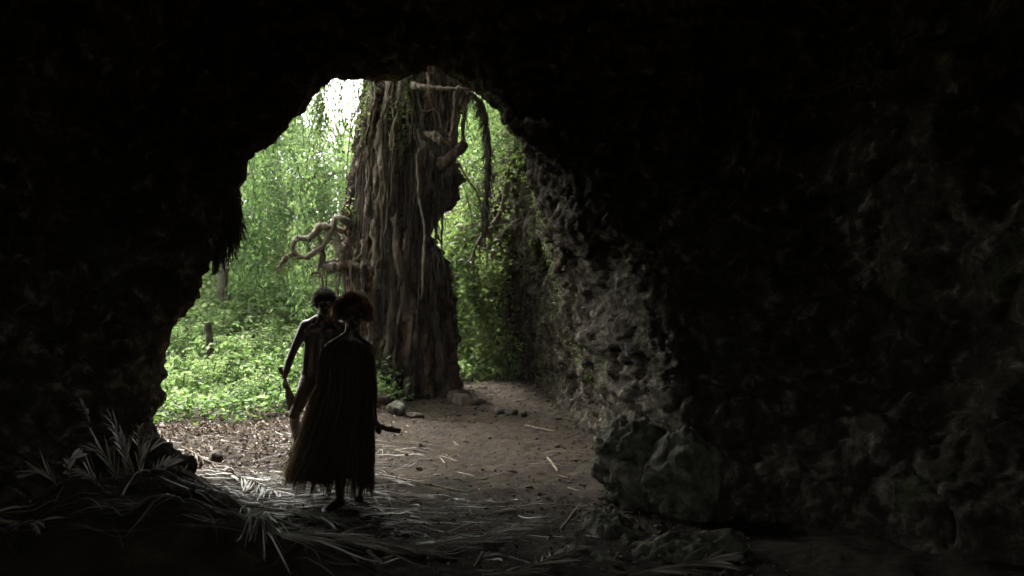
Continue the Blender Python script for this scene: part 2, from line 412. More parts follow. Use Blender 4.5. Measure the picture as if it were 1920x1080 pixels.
extR = (np.array(samp)[:, None] > 8.2) * np.ones((1, nu)); extR = extR.ravel() * wu
strat = fbm(pts * np.array([.8, .8, 4.5]) + 60, 3)
soft = 1 - .65 * nearrim * (1 - wu)
pw = pts * np.array([1, 1, 1.15])
c1_ = crag(pw, .95, 3.0); c2_ = crag(pw, .34, 7.0); c3_ = crag(pw, .13, 1.0)
w1 = worley(pts / .17 + .3 * np.column_stack([fine, big, strat]))[0]; w2 = worley(pts / .46 + .3 * np.column_stack([fine, strat, big]))[0]
mask = sst(-.15, .25, fbm(pts * 1.1 + 90, 3))
disp = (.30 * big) * (1 - .9 * nearrim) * (1 - .5 * extR) + .15 * c1_ * (1 - .85 * nearrim) * (1 - .3 * extR) + .07 * c2_ * soft * (.55 + .45 * np.maximum(extR, nearrim)) + .028 * c3_ * (.5 + .5 * np.maximum(extR, nearrim)) + .03 * fine * soft + .04 * strat
disp -= extR * mask * (.09 * sst(.5, .12, w1) + .17 * sst(.42, .1, w2))
cx_ = np.array([-.8, 0, 1.2]); sgn = np.sign(np.sum((cx_ + pts * np.array([0, 1, 0]) - pts) * nn, 1)); sgn[sgn == 0] = 1
pts2 = pts + nn * (disp * sgn)[:, None]
# overhanging hollow (dark niche) in the outside wall
idx = np.arange(nv * nu).reshape(nv, nu)
f = np.stack([idx[:-1, :-1], idx[1:, :-1], idx[1:, 1:], idx[:-1, 1:]], -1).reshape(-1, 4)
mb = MB(); mb.add(pts2, f, .5)
cave = mb.build("cave_rock", M['rock']); tag(cave, "dark rough limestone of the cave with its open mouth and the cliff outside", kind="structure")
cave_bvh = BVHTree.FromPolygons([tuple(p) for p in pts2], [tuple(int(a) for a in q) for q in f])
def hit(px, py, off=.05, default=16.0):
    d = Vector(((px - CX) / F, 1.0, -(py - HZ) / F)); dn = d.normalized()
    loc, no, i_, dist = cave_bvh.ray_cast(Vector((0, 0, EYE)), dn, 60)
    if loc is None or loc.y > 24: return P(px, py, default)
    return np.array(loc) - np.array(dn) * off

# ------------------------------------------------------------------ rocks
def rock(name, c, r, label, mat='stone', cat='stone', group=None, sub=4, amp=.22, rot=0, seed=0, freq=1.3):
    bm = bmesh.new(); bmesh.ops.create_icosphere(bm, subdivisions=sub, radius=1)
    v = np.array([x.co[:] for x in bm.verts]); f = np.array([[y.index for y in x.verts] for x in bm.faces]); bm.free()
    n = v.copy()
    d = 1 + amp * fbm(v * freq + seed, 4) * 1.4 + amp * .3 * (ridged(v * freq * 2 + seed, 3) - 1)
    v = v * d[:, None]
    # chop with a few planes for facets
    rg = np.random.default_rng(int(seed * 10) + 1)
    for _ in range(5):
        pl = rg.normal(size=3); pl /= np.linalg.norm(pl); h = rg.uniform(.62, .9)
        e = v @ pl - h; v = v - np.maximum(e, 0)[:, None] * pl * .8
    v = v * np.array(r); ca, sa = math.cos(rot), math.sin(rot)
    v = np.column_stack([v[:, 0] * ca - v[:, 1] * sa, v[:, 0] * sa + v[:, 1] * ca, v[:, 2]]) + np.array(c)
    if sub >= 5: v = v + n * (.030 * fbm(v * 9 + seed, 3) + .035 * crag(v, .22, seed) - .09 * sst(.42, .12, worley(v / .13 + seed)[0]) * sst(-.1, .2, fbm(v * 3 + seed, 2)))[:, None]
    m_ = MB(); m_.add(v, f); o = m_.build(name, M[mat])
    return tag(o, label, cat, group)
rock("boulder", P(1185, 868, 7.75) + [.02, 0, 0], (.30, .42, .37), "big mossy boulder leaning against the foot of the right cave wall", 'boulder', 'boulder', "mossy boulders below the right wall", 6, .17, .3, 2.2, 1.6)
rock("boulder", P(1285, 895, 7.3), (.24, .30, .36), "dark sloping boulder right of the big mossy boulder", 'boulder', 'boulder', "mossy boulders below the right wall", 6, .17, .9, 5.2, 1.7)
rock("boulder", P(1150, 1005, 6.75), (.24, .36, .17), "low mossy rock beside the floor, below the big mossy boulder", 'boulder', 'boulder', "mossy boulders below the right wall", 6, .17, .1, 8.2, 2.0)
rock("boulder", P(1290, 1050, 6.2), (.42, .34, .18), "low dark rock at the bottom edge right of the palm fibres", 'boulder', 'boulder', "mossy boulders below the right wall", 6, .17, .5, 11.2, 1.8)
rock("boulder", P(1135, 1070, 6.05), (.18, .30, .11), "small mossy rock at the bottom edge beside the floor", 'boulder', 'boulder', "mossy boulders below the right wall", 6, .17, .2, 14.2, 2.2)
rock("boulder", P(300, 905, 7.9), (.26, .3, .30), "rounded dark boulder behind the upright dry palm leaves at the left", 'boulder', 'boulder', None, 6, .17, .3, 21.2, 1.5)
gs = "stones lying on the cave floor"
def st(px, py, r, lab, seed, mat='stone', flat=.75):
    g = G(px, py); g[2] += r * flat * .45
    rock("stone", g, (r, r * .85, r * flat), lab, mat, 'stone', gs, 3, .3, seed, seed)
st(745, 777, .17, "pale mossy stone in front of the great tree, right of the woman", 1.1, 'boulder', .85)
st(779, 782, .13, "flat grey stone right of the pale mossy stone by the tree", 2.3, 'stone', .4)
st(404, 866, .085, "dark round stone on the leaf litter left of the man", 3.7, 'stone', .9)
st(936, 776, .09, "dark stone at the left end of a row of three by the cliff foot", 4.9, 'stone', .8)
st(959, 778, .10, "angular dark stone in the middle of a row of three", 5.5, 'stone', .8)
st(980, 780, .07, "small pale stone at the right end of a row of three", 6.5, 'stone', .8)
st(1048, 788, .065, "small pale stone beside a dark stick at the cliff foot", 7.5, 'stone', .8)
st(690, 773, .10, "dark stone half hidden at the foot of the great tree", 8.5, 'stone', .6)
st(1010, 930, .03, "tiny pebble on the open soil near the lower right", 9.5, 'stone', .7)
st(788, 836, .03, "tiny dark pebble on the soil right of the woman's hand", 10.5, 'stone', .8)

# ------------------------------------------------------------------ great tree
TY = 16.4
def TP(px, py, D=TY): return P(px, py, D)
tree = empty("banyan_tree", (-1.85, TY, Hs(-1.85, TY)), "huge old tree wrapped in hanging aerial roots outside the cave mouth", "tree")
Lp = np.array([(-60, 722), (60, 712), (130, 700), (150, 692), (230, 678), (330, 664), (400, 652), (470, 646), (520, 652), (560, 656), (620, 655), (700, 648), (745, 640), (790, 628)], float)
Rp = np.array([(-60, 860), (60, 868), (130, 862), (165, 860), (200, 846), (245, 838), (272, 848), (290, 846), (300, 852), (335, 868), (350, 852), (372, 856), (390, 840), (412, 812), (440, 804), (490, 834),
               (560, 846), (620, 851), (700, 858), (745, 863), (790, 880)], float)
nz_, nt_ = 520, 300
pyv = np.linspace(-60, 800, nz_)
Lx = (np.interp(pyv, Lp[:, 0], Lp[:, 1]) - CX) / F * TY; Rx = (np.interp(pyv, Rp[:, 0], Rp[:, 1]) - CX) / F * TY
cxv = (Lx + Rx) / 2; hw = (Rx - Lx) / 2; zv = EYE - (pyv - HZ) / F * TY
th = np.linspace(0, 2 * np.pi, nt_, endpoint=False)
TH, ZZ = np.meshgrid(th, zv); HW = hw[:, None]; CXX = cxv[:, None]
dirx = np.cos(TH); diry = np.sin(TH)
bx = CXX + HW * dirx; by = TY + (.55 * HW + .4) * diry
bp_ = np.column_stack([bx.ravel(), by.ravel(), ZZ.ravel()])
flow = bp_ * np.array([3.4, 3.4, .42]) + .35 * np.column_stack([fbm(bp_ * .9, 2)] * 3)
rd = ridged(flow + 3, 3) - .9
rd2 = ridged(flow * 2.7 + 13, 3) - .9
side = np.abs(np.cos(TH.ravel()))
dd = .16 * rd * (1 - .75 * side ** 3) + .22 * (ridged(bp_ * np.array([1.4, 1.4, .2]) + 33, 2) - .8) * (1 - .75 * side ** 3) + .06 * rd2 + .06 * fbm(bp_ * 5, 3) + .05 * crag(bp_ * np.array([1, 1, .4]), .16, 2.0)
dd -= .16 * sst(2.1, 1.4, bp_[:, 2]) * (1 - side ** 2)
tv = bp_ + np.column_stack([dirx.ravel(), diry.ravel(), 0 * dirx.ravel()]) * dd[:, None]
idx = np.arange(nz_ * nt_).reshape(nz_, nt_); nx_ = np.roll(idx, -1, axis=1)
f = np.stack([idx[:-1], nx_[:-1], nx_[1:], idx[1:]], -1).reshape(-1, 4)
mb = MB(); mb.add(tv, f)
trunk = mb.build("trunk", M['bark'], tree)
tr_bvh = BVHTree.FromPolygons([tuple(p) for p in tv], [tuple(int(a) for a in q) for q in f])
def front_y(x, z):
    i = int(np.clip(np.interp(z, zv[::-1], np.arange(nz_)[::-1]), 0, nz_ - 1)); c_ = cxv[i]; h_ = hw[i]
    u = np.clip((x - c_) / h_, -.98, .98)
    return TY - (.55 * h_ + .4) * math.sqrt(1 - u * u)
def surf_path(pxs, off=0.03):
    out_ = []
    for px, py in pxs:
        z = EYE - (py - HZ) / F * TY; x = (px - CX) / F * TY; y = front_y(x, z) - off
        d_ = Vector(((px - CX) / F, 1.0, -(py - HZ) / F)).normalized(); loc, no_, ii_, ds_ = tr_bvh.ray_cast(Vector((0, 0, EYE)), d_, 40)
        if loc is not None: y = loc.y - off
        out_.append([(px - CX) / F * y, y, EYE - (py - HZ) / F * y])
    out_ = np.array(out_)
    if len(out_) > 2:
        ys_ = out_[:, 1].copy(); ys_[1:-1] = np.minimum(ys_[1:-1], (ys_[:-2] + ys_[2:]) / 2 + .08)
        out_ = np.array([P(p_[0], p_[1], y_) for p_, y_ in zip(pxs, ys_)])
    return out_
def dense(pp, n=14):
    q_ = cr(np.column_stack([np.array(pp, float), np.zeros(len(pp))]), n); return [tuple(a_[:2]) for a_ in q_]
rr_ = random.Random(11)
# thick columns of fused roots on the trunk
thick = [([(702, 110), (697, 180), (690, 260), (676, 340), (668, 410), (662, 480)], [.07, .09, .08, .09, .07, .04], .9),
         ([(735, 110), (728, 190), (712, 260), (706, 330), (700, 400)], [.08, .11, .1, .07, .05], .3),
         ([(755, 110), (750, 200), (742, 290), (735, 380), (742, 440), (752, 520)], [.10, .14, .15, .13, .1, .08], .6),
         ([(790, 110), (782, 190), (776, 280), (770, 350), (762, 430), (758, 520), (762, 600)], [.09, .12, .13, .13, .12, .1, .09], .5),
         ([(815, 130), (808, 200), (800, 260), (796, 330), (800, 400), (806, 470)], [.07, .08, .07, .08, .06, .04], .3),
         ([(695, 350), (690, 400), (706, 440), (700, 480), (712, 540)], [.05, .08, .07, .06, .03], .8),
         ([(714, 340), (722, 370), (712, 395), (722, 410), (728, 450), (722, 490)], [.035, .05, .04, .045, .05, .03], 1),
         ([(680, 380), (676, 440), (668, 500), (672, 560), (665, 640)], [.05, .07, .06, .06, .05], .35),
         ([(835, 140), (838, 200), (832, 260), (836, 320), (826, 380)], [.07, .09, .07, .08, .05], .1),
         ([(730, 480), (735, 560), (728, 650), (722, 740)], [.09, .1, .1, .14], .1),
         ([(800, 480), (812, 560), (820, 650), (830, 745)], [.09, .1, .12, .16], .1),
         ([(775, 560), (778, 640), (770, 700), (765, 750)], [.08, .09, .1, .13], .1),
         ([(700, 560), (694, 640), (686, 700), (670, 755)], [.07, .08, .1, .14], .1),
         ([(765, 130), (764, 250), (757, 330), (752, 400), (748, 470)], [.04, .05, .05, .05, .03], .7)]
for k_, (pp, rads, tn) in enumerate(thick):
    m_ = MB(); tube(m_, surf_path(dense(pp), .0), [a_ * .62 for a_ in rads], 90, 14, tn, .03, .8, k_ * 3.1); m_.build("aerial_root", M['root'], tree)
# middling ropes fused over the bark
for k_ in range(34):
    x0 = rr_.uniform(690, 835); y0 = rr_.choice([100, 110, 130, 160, 210, 260, 330]) + rr_.uniform(-10, 40); ln = rr_.uniform(130, 300); x = x0; pp = []
    for i_ in range(6):
        pp.append((x, y0 + ln * i_ / 5)); x += rr_.uniform(-9, 7) - (3 if y0 < 400 and x0 < 770 else -1)
    pp = [(min(max(a_, np.interp(b_, Lp[:, 0], Lp[:, 1]) + 4), np.interp(b_, Rp[:, 0], Rp[:, 1]) - 4), min(b_, 752)) for a_, b_ in pp if b_ < 760]
    if len(pp) < 3: continue
    r0 = rr_.uniform(.022, .05)
    m_ = MB(); tube(m_, surf_path(dense(pp, 12), .01), [r0, r0 * 1.25, r0 * .9, r0 * .5], 80, 9, rr_.uniform(.45, 1.0), .02, .8, k_ * 2.3 + 50)
    m_.build("aerial_root", M['root'], tree)
# thin hanging strands
for k_ in range(44):
    x0 = rr_.uniform(672, 842); y0 = rr_.choice([90, 120, 160, 230]) + rr_.uniform(-10, 40); ln = rr_.uniform(120, 330)
    npt = 7; pp = []; x = x0
    for i_ in range(npt):
        yy = y0 + ln * i_ / (npt - 1)
        pp.append((x, yy)); x += rr_.uniform(-7, 6) - (2.2 if x0 < 760 else -.5)
    r0 = rr_.choice([.006, .008, .011, .015, .02])
    m_ = MB(); tube(m_, surf_path(pp, .06 + rr_.uniform(0, .08)), [r0, r0 * 1.1, r0 * .7], 50, 6, rr_.uniform(.1, 1), .07, .25, k_ * 1.7)
    m_.build("aerial_root", M['root'], tree)
m_ = MB(); ns = 1500; t_ = np.linspace(0, 1, 9)
x0 = rng.uniform(664, 850, ns); y0 = rng.uniform(90, 470, ns); ln_ = rng.uniform(30, 150, ns)
pa = np.zeros((ns, 9, 3)); a1 = rng.normal(size=ns) * 4; a2 = rng.uniform(0, 6.28, ns); of = rng.uniform(.02, .16, ns)
for j_, tt in enumerate(t_):
    py_ = y0 + ln_ * tt; px_ = x0 + a1 * tt + 1.6 * np.sin(tt * 5 + a2) - .03 * ln_ * tt
    lo_ = np.interp(py_, Lp[:, 0], Lp[:, 1]) + 1; hi_ = np.interp(py_, Rp[:, 0], Rp[:, 1]) - 1; px_ = np.clip(px_, lo_, hi_)
    z = EYE - (py_ - HZ) / F * TY; x = (px_ - CX) / F * TY
    cc1 = np.interp(z, zv[::-1], cxv[::-1]); hh1 = np.interp(z, zv[::-1], hw[::-1]); u1 = np.clip((x - cc1) / hh1, -.98, .98)
    y = TY - (.55 * hh1 + .4) * np.sqrt(1 - u1 * u1) - of
    pa[:, j_] = np.column_stack([(px_ - CX) / F * y, y, EYE - (py_ - HZ) / F * y])
ribbons(m_, pa, rng.uniform(.002, .008, ns), tint=rng.uniform(0, 1, ns) ** 1.5)
tag(m_.build("root_fibre", M['rootfib'], tree), kind="stuff")
# coiled limbs reaching out on the left
def limb(pp, r, tn=.8, D=15.6, name="coiled_root", wob=.03, k=12):
    a_ = np.array([P(x, y, (D if len(p_) == 2 else p_[2])) for p_ in pp for x, y in [p_[:2]]])
    m_ = MB(); c_ = tube(m_, a_, r, 80, k, tn, wob, .7, len(pp) * 2.3 + pp[0][0] * .1); 
    if name == "coiled_root":
        n_ = 46; kk = rng.integers(6, 78, n_); t_ = np.linspace(0, 1, 6)[None, :, None]; L_ = rng.uniform(.04, .24, n_)[:, None, None]
        ribbons(m_, c_[kk][:, None, :] + np.concatenate([rng.normal(size=(n_, 1, 1)) * .05 * t_, rng.normal(size=(n_, 1, 1)) * .05 * t_, -L_ * t_], 2) + rng.normal(size=(n_, 6, 3)) * .006, .004, tint=.5)
    return m_.build(name, M['root'], tree)
limb([(668, 425, 16.2), (645, 412), (627, 409), (621, 428), (610, 452), (598, 468), (583, 480), (567, 484), (552, 475), (546, 464), (551, 453), (562, 449)], [.07, .05, .045, .045, .045, .04, .038, .036, .04, .035, .03, .02])
limb([(551, 457), (558, 448), (580, 448), (591, 436), (598, 425), (607, 421), (618, 424), (640, 430, 16)], [.03, .04, .045, .05, .06, .055, .04, .04])
limb([(566, 484), (550, 478), (538, 484), (529, 491), (518, 503)], [.035, .035, .04, .035, .015], .5)
limb([(622, 430), (633, 447), (640, 473), (645, 489), (655, 520, 16)], [.03, .04, .05, .055, .04])
limb([(630, 450), (636, 462), (641, 478), (648, 492)], [.06, .075, .075, .05], .9)
limb([(598, 440), (602, 455), (606, 475), (607, 495)], [.02, .022, .035, .03], .2)
limb([(606, 470), (599, 488), (597, 504)], [.016, .012, .008], .3)
limb([(609, 492), (627, 487), (645, 488), (660, 493), (675, 497), (690, 490, 15.8), (705, 480, 15.8)], [.03, .04, .05, .04, .04, .035, .03], .9)
limb([(645, 498), (660, 492), (678, 478), (692, 468), (697, 458, 15.7)], [.03, .028, .028, .024, .02], .8)
limb([(640, 502), (638, 520), (635, 540), (633, 562), (630, 640)], [.02, .018, .016, .016, .012], 1)
limb([(605, 498), (620, 503), (640, 503), (660, 508, 16)], [.04, .08, .10, .08], .1)
limb([(585, 520), (592, 513), (602, 515), (606, 530), (604, 550)], [.01, .018, .022, .015, .008], .1)
limb([(684, 505), (690, 490), (692, 478)], [.03, .028, .02], 1)
limb([(672, 548), (681, 545), (688, 553), (692, 566)], [.008, .01, .009, .006], 1, 15.4)
for k_ in range(20):
    x = 600 + rr_.uniform(0, 110); y = 495 + rr_.uniform(-6, 14); ln = rr_.uniform(30, 110)
    limb([(x, y), (x + rr_.uniform(-5, 5), y + ln * .5), (x + rr_.uniform(-8, 6), y + ln)], [.008, .01, .004], rr_.uniform(.2, 1), rr_.uniform(15.3, 15.8), "hanging_rootlet", .05, 5)
# horizontal branch, hanging stems, broken stub on the right
limb([(770, 160, 15.3), (797, 163, 15.1), (825, 165, 15), (855, 167, 15), (884, 166, 15)], [.05, .036, .03, .034, .04], .95, 15, "branch", .01)
limb([(856, 168), (856, 190), (853, 212), (848, 245), (842, 268)], [.05, .045, .04, .04, .05], .35, 15.2, "hanging_stem")
limb([(868, 170), (871, 198), (870, 231), (868, 262), (862, 280)], [.03, .03, .03, .035, .06], .15, 15.2, "hanging_stem")
limb([(868, 262), (865, 278), (852, 292), (838, 302), (820, 315, 15.8)], [.04, .07, .07, .08, .07], .05, 15.3, "broken_branch")
limb([(800, 250, 15.3), (818, 258), (832, 267), (846, 276)], [.05, .065, .06, .03], .55, 15.1, "broken_branch")
limb([(784, 196), (794, 208), (806, 207), (816, 205), (824, 218), (826, 240)], [.01, .012, .011, .01, .009, .006], .6, 15.2, "thin_root")
limb([(782, 240), (788, 260), (795, 275), (784, 285)], [.022, .024, .03, .015], .9, 15.3, "thin_root")
limb([(785, 262), (790, 272), (788, 282), (780, 292)], [.02, .024, .018, .012], .8, 15.3, "thin_root")
limb([(816, 418), (820, 440), (826, 455), (822, 445)], [.02, .015, .012, .006], .0, 15.9, "thin_root")
limb([(783, 290), (785, 360), (792, 400), (797, 440), (795, 500), (790, 560)], [.02, .022, .02, .018, .02, .012], .85, 15.2, "thin_root")
# mossy knee at the top right
limb([(840, 150), (850, 140), (862, 148), (866, 175), (862, 215)], [.15, .17, .16, .14, .1], .45, 16.3, "mossy_limb", .03, 14)
limb([(832, 120), (838, 150), (842, 200), (846, 250), (842, 300)], [.2, .2, .16, .14, .12], .2, 16.3, "mossy_limb", .03, 14)
# surface root running over the ground
def groot(pp, r, tn=.3):
    a_ = np.array([G(x, y, .02) for x, y in pp]); m_ = MB(); tube(m_, a_, r, 60, 10, tn, .02, .4, pp[0][0]); m_.build("surface_root", M['root'], tree)
groot([(775, 738), (745, 744), (715, 750), (695, 756)], [.08, .06, .05, .03], .7)
groot([(850, 745), (880, 750), (905, 753), (925, 758)], [.14, .11, .07, .02], .1)
groot([(720, 750), (690, 758), (660, 762)], [.1, .07, .03], .1)
# shaggy curtain arching over from the branch tip
a_ = np.array([P(x, y, 15) for x, y in [(866, 172), (885, 178), (899, 192), (908, 212), (913, 240), (916, 280), (915, 330), (911, 390), (910, 430)]])
m_ = MB(); core = tube(m_, a_, [.02, .035, .04, .04, .035, .05, .045, .025, .02], 120, 8, .2, .01, .5)
ns = 900; ci = rng.integers(0, 120, ns); st_ = core[ci] + rng.normal(size=(ns, 3)) * .02
L_ = rng.uniform(.06, .28, ns); t_ = np.linspace(0, 1, 5)[None, :, None]
pa = st_[:, None, :] + np.concatenate([rng.normal(size=(ns, 1, 1)) * .05 * t_ - .05 * t_ * (ci[:, None, None] < 50), rng.normal(size=(ns, 1, 1)) * .05 * t_, -L_[:, None, None] * t_], 2)
ribbons(m_, pa, .006, tint=rng.uniform(0, .6, ns))
m_.build("shaggy_root_curtain", M['fern'], tree)
# small leaves growing on the trunk
m_ = MB()
for cx0, cy0, sx, sy, n_ in ((768, 165, 10, 22, 110), (745, 225, 14, 20, 120), (752, 300, 8, 26, 70), (678, 190, 8, 40, 160), (660, 210, 10, 40, 140), (742, 262, 6, 10, 40), (690, 160, 8, 16, 90), (655, 400, 8, 30, 60)):
    c_ = np.array([surf_path([(rng.normal(cx0, sx), rng.normal(cy0, sy))], .12)[0] for _ in range(n_)])
    leaves(m_, c_, .07, flat=.2, tint=.5)
tag(m_.build("leaf_sprigs", M['leafB'], tree, smooth=False), kind="stuff")
# crown far above the mouth, out of view, filled out to shade the ground
m_ = MB()
for k_ in range(6):
    an = k_ * 1.05 + .3; e_ = np.array([-1.6 + 3.0 * math.cos(an), TY + 1.0 + 2.4 * math.sin(an), 9.2 + .5 * math.sin(k_)])
    tube(m_, np.array([[-1.5, TY, 6.6], [-1.5 + .8 * math.cos(an), TY + .6 * math.sin(an), 7.8], e_]), [.28, .16, .05], 20, 8, .4, .1, .3, k_)
m_.build("crown_limbs", M['root'], tree)
m_ = MB()
cc_ = np.column_stack([rng.normal(-1.9, 1.9, 90), rng.normal(TY - .6, 1.7, 90), rng.normal(9.8, .45, 90)])
c_ = cc_[rng.integers(0, 90, 7000)] + rng.normal(size=(7000, 3)) * .45
leaves(m_, c_, .26, flat=.5, tint=.5)
m_.build("crown", M['leafB'], tree, smooth=False)

# ------------------------------------------------------------------ forest trees
def vine_tree(name, x, y, h, rad, nleaf, label, mat='leafA', size=.11, low=0.6, lean=0.0, trunk_r=.10, group=None, drapes=14, tn=.5, seed=0):
    rg = np.random.default_rng(int(seed) + 100)
    z0 = Hs(x, y); t = empty(name, (x, y, z0), label, "tree", group)
    m_ = MB(); top = np.array([x + lean, y + .2, z0 + h * .93])
    tube(m_, np.array([[x, y, z0 - .1], [x + lean * .2 + rg.normal() * .1, y, z0 + h * .35], [x + lean * .6, y + .1, z0 + h * .65], top]), [trunk_r * 1.3, trunk_r, trunk_r * .75, trunk_r * .3], 36, 9, .5, .12, .3, seed)
    m_.build("trunk", M['trunk'], t)
    m_ = MB(); cl = []
    for k in range(drapes):
        an = rg.uniform(0, 2 * np.pi); rr = rad * rg.uniform(.35, 1.0); hh = h * rg.uniform(.45, 1.0)
        e = np.array([x + lean * hh / h + rr * math.cos(an), y + rr * math.sin(an), z0 + hh])
        b = np.array([x + lean * hh / h * .7, y, z0 + hh * .8])
        tube(m_, np.array([b, (b + e) / 2 + [0, 0, .15], e]), [.03, .02, .008], 10, 5, .5, .05)
        dl = rg.uniform(.3, .95) * (hh - low)
        if rg.uniform() < .7:
            tube(m_, np.array([e, e + [rg.normal() * .15, 0, -dl * .5], e + [rg.normal() * .2, 0, -dl]]), [.010, .008, .005], 14, 4, .5, .12, 0, k + seed)
        cl.append((e, dl, rg.uniform(.18, .5)))
    m_.build("limbs", M['trunk'], t)
    m_ = MB(); per = nleaf // drapes
    for e, dl, sp in cl:
        tcl = rg.uniform(.15, .85) * .6 + tn * .4
        u = rg.uniform(0, 1, per) ** 1.3
        # leaves gather in tufts down the drape
        tuft = rg.uniform(0, 1, 9); kk = rg.integers(0, 9, per)
        zz = np.where(rg.uniform(size=per) < .65, tuft[kk] + rg.normal(size=per) * .035, u)
        c_ = np.column_stack([e[0] + rg.normal(size=per) * sp * (1 - .5 * zz), e[1] + rg.normal(size=per) * sp, e[2] + .25 - dl * zz + rg.normal(size=per) * .1])
        c_ = c_[c_[:, 2] > H(c_[:, 0], c_[:, 1])]
        leaves(m_, c_, size, flat=.45, tint=tcl, rg=rg, aspect=.55)
    m_.build("crown", M[mat], t, smooth=False)
    return t
gl = "vine-draped trees of the forest beyond the bank"
forest = [  # x, y, h, rad, n, mat, size, trunk, desc
    (-7.9, 19.5, 7.0, 1.3, 14000, 'leafA', .10, "vine-draped tree at the far left edge of the mouth opening"),
    (-6.5, 22.0, 8.6, 1.4, 26000, 'leafA', .085, "tall bright green tree hung with vines, left of the sky gap"),
    (-8.0, 24.5, 9.5, 1.9, 18000, 'leafB', .12, "tall dense tree behind the leftmost vine-draped tree"),
    (-6.5, 25.5, 9.0, 1.3, 16000, 'leafA', .11, "slender leafy tree just left of the bright sky gap"),
    (-9.8, 26.0, 10.5, 2.2, 10000, 'leafB', .14, "big dark tree deep in the forest at the left"),
    (-4.3, 21.5, 3.4, 1.2, 8000, 'leafA', .10, "low spreading tree under the sky gap behind the coiled roots"),
    (-3.0, 24.0, 4.3, 1.3, 6000, 'leafB', .12, "low leafy tree hidden behind the great tree trunk"),
    (-4.9, 30.0, 4.4, 1.4, 3500, 'leafA', .15, "thin airy tree seen against the sky gap"),
    (-8.8, 31.0, 9.0, 2.4, 9000, 'leafB', .16, "wide distant tree behind the bright vine-draped trees"),
    (-5.4, 18.8, 3.4, .9, 6000, 'leafA', .09, "small bushy tree rising from the bank left of the man"),
    (-.9, 25.5, 8.4, 1.4, 14000, 'leafB', .11, "green tree right of the great tree trunk"),
    (.6, 27.5, 9.5, 1.7, 15000, 'leafA', .12, "tall tree standing above the cliff top"),
    (-.2, 31.0, 10.0, 2.2, 8000, 'leafB', .14, "broad tree furthest back on the right"),
    (-1.9, 28.5, 8.2, 1.3, 6000, 'leafA', .12, "leafy tree glimpsed beside the broken branch"),
    (1.0, 22.5, 8.0, 1.4, 14000, 'leafB', .10, "dark tree nearest the arch edge on the right"),
    (-12.5, 31.0, 11.0, 2.6, 8000, 'leafB', .17, "distant tree filling the forest at the far left"),
]
for k_, (x, y, h, rad, n_, mt, sz, lab) in enumerate(forest):
    vine_tree("forest_tree", x, y, h, rad, n_, lab, mt, sz, group=gl, seed=k_ * 7 + 3, lean=((k_ * 37) % 7 - 3) * .12, trunk_r=.08 + .02 * (k_ % 4), tn=.6 if mt == 'leafA' else .4, drapes=18)
# fallen/leaning bare trunks and snag among the undergrowth
o_ = MB(); g0 = P(392, 660, 16.0); g0[2] = Hs(g0[0], 16.0)
tube(o_, np.array([g0 - [0, 0, .1], g0 + [.01, 0, .5], g0 + [-.02, 0, .85]]), [.07, .055, .06], 20, 9, .5, .02, .5)
tag(o_.build("tree_stump", M['darkwood']), "short broken stump standing in the green undergrowth", "stump")

# ------------------------------------------------------------------ undergrowth
m_ = MB(); stems = []
n_ = 6000
xs = rng.uniform(-9.5, -1.7, n_); ys = 12.4 + 10.7 * rng.uniform(0, 1, n_) ** 1.3
edge = 12.7 + 1.5 * rng.uniform(0, 1, n_) ** 2 + 1.0 * fbm(np.column_stack([xs, ys * 0, xs * 0]) * 1.1, 2) + .5 * sst(-3.2, -1.9, xs) * 2
k = ys > edge; xs, ys = xs[k], ys[k]
k = ~((xs > -3.0) & (ys < 15.0)); xs, ys = xs[k], ys[k]
zs = H(xs, ys); hgt = (.06 + .62 * np.clip(fbm(np.column_stack([xs, ys, zs * 0]) * .8, 2) + .5, 0, 1)) * rng.uniform(.5, 1.3, len(xs)) * (.4 + .6 * sst(0, 2.0, ys - 12.9))
keep = rng.uniform(size=len(xs)) < (.45 + .9 * sst(-.2, .3, fbm(np.column_stack([xs, ys, xs * 0]) * 1.5 + 7, 2))); xs, ys, zs, hgt = xs[keep], ys[keep], zs[keep], hgt[keep]
spz = rng.choice([.06, .085, .12], len(xs)); spt = rng.normal(size=len(xs)) * .22
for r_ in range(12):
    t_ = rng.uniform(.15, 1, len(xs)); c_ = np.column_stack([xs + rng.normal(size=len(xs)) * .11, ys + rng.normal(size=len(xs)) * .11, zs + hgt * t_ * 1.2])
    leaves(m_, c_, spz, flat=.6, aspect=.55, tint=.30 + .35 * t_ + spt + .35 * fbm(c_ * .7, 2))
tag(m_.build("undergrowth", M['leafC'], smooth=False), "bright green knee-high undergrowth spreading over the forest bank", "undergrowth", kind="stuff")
m_ = MB(); n_ = 230; bx_ = rng.uniform(-11.5, -1.8, n_); by_ = rng.uniform(17.5, 30, n_); bz_ = H(bx_, by_)
for x_, y_, z_ in zip(bx_, by_, bz_):
    hh_ = rng.uniform(.5, 1.7) * (.6 + .5 * sst(18, 24, y_)); k_ = 190; a_ = rng.uniform(.1, .9)
    u_ = rng.uniform(0, 1, k_); c_ = np.column_stack([x_ + rng.normal(size=k_) * .38 * (1.1 - u_ * .6), y_ + rng.normal(size=k_) * .35, z_ + hh_ * u_])
    leaves(m_, c_, rng.choice([.08, .11, .16]), flat=rng.uniform(.2, .8), aspect=rng.uniform(.25, .6), tint=.15 + .6 * a_)
tag(m_.build("thicket", M['leafB'], smooth=False), "dense green thicket filling the forest floor under the vine-draped trees", "thicket", kind="stuff")
gfn = "ferns on the forest bank"
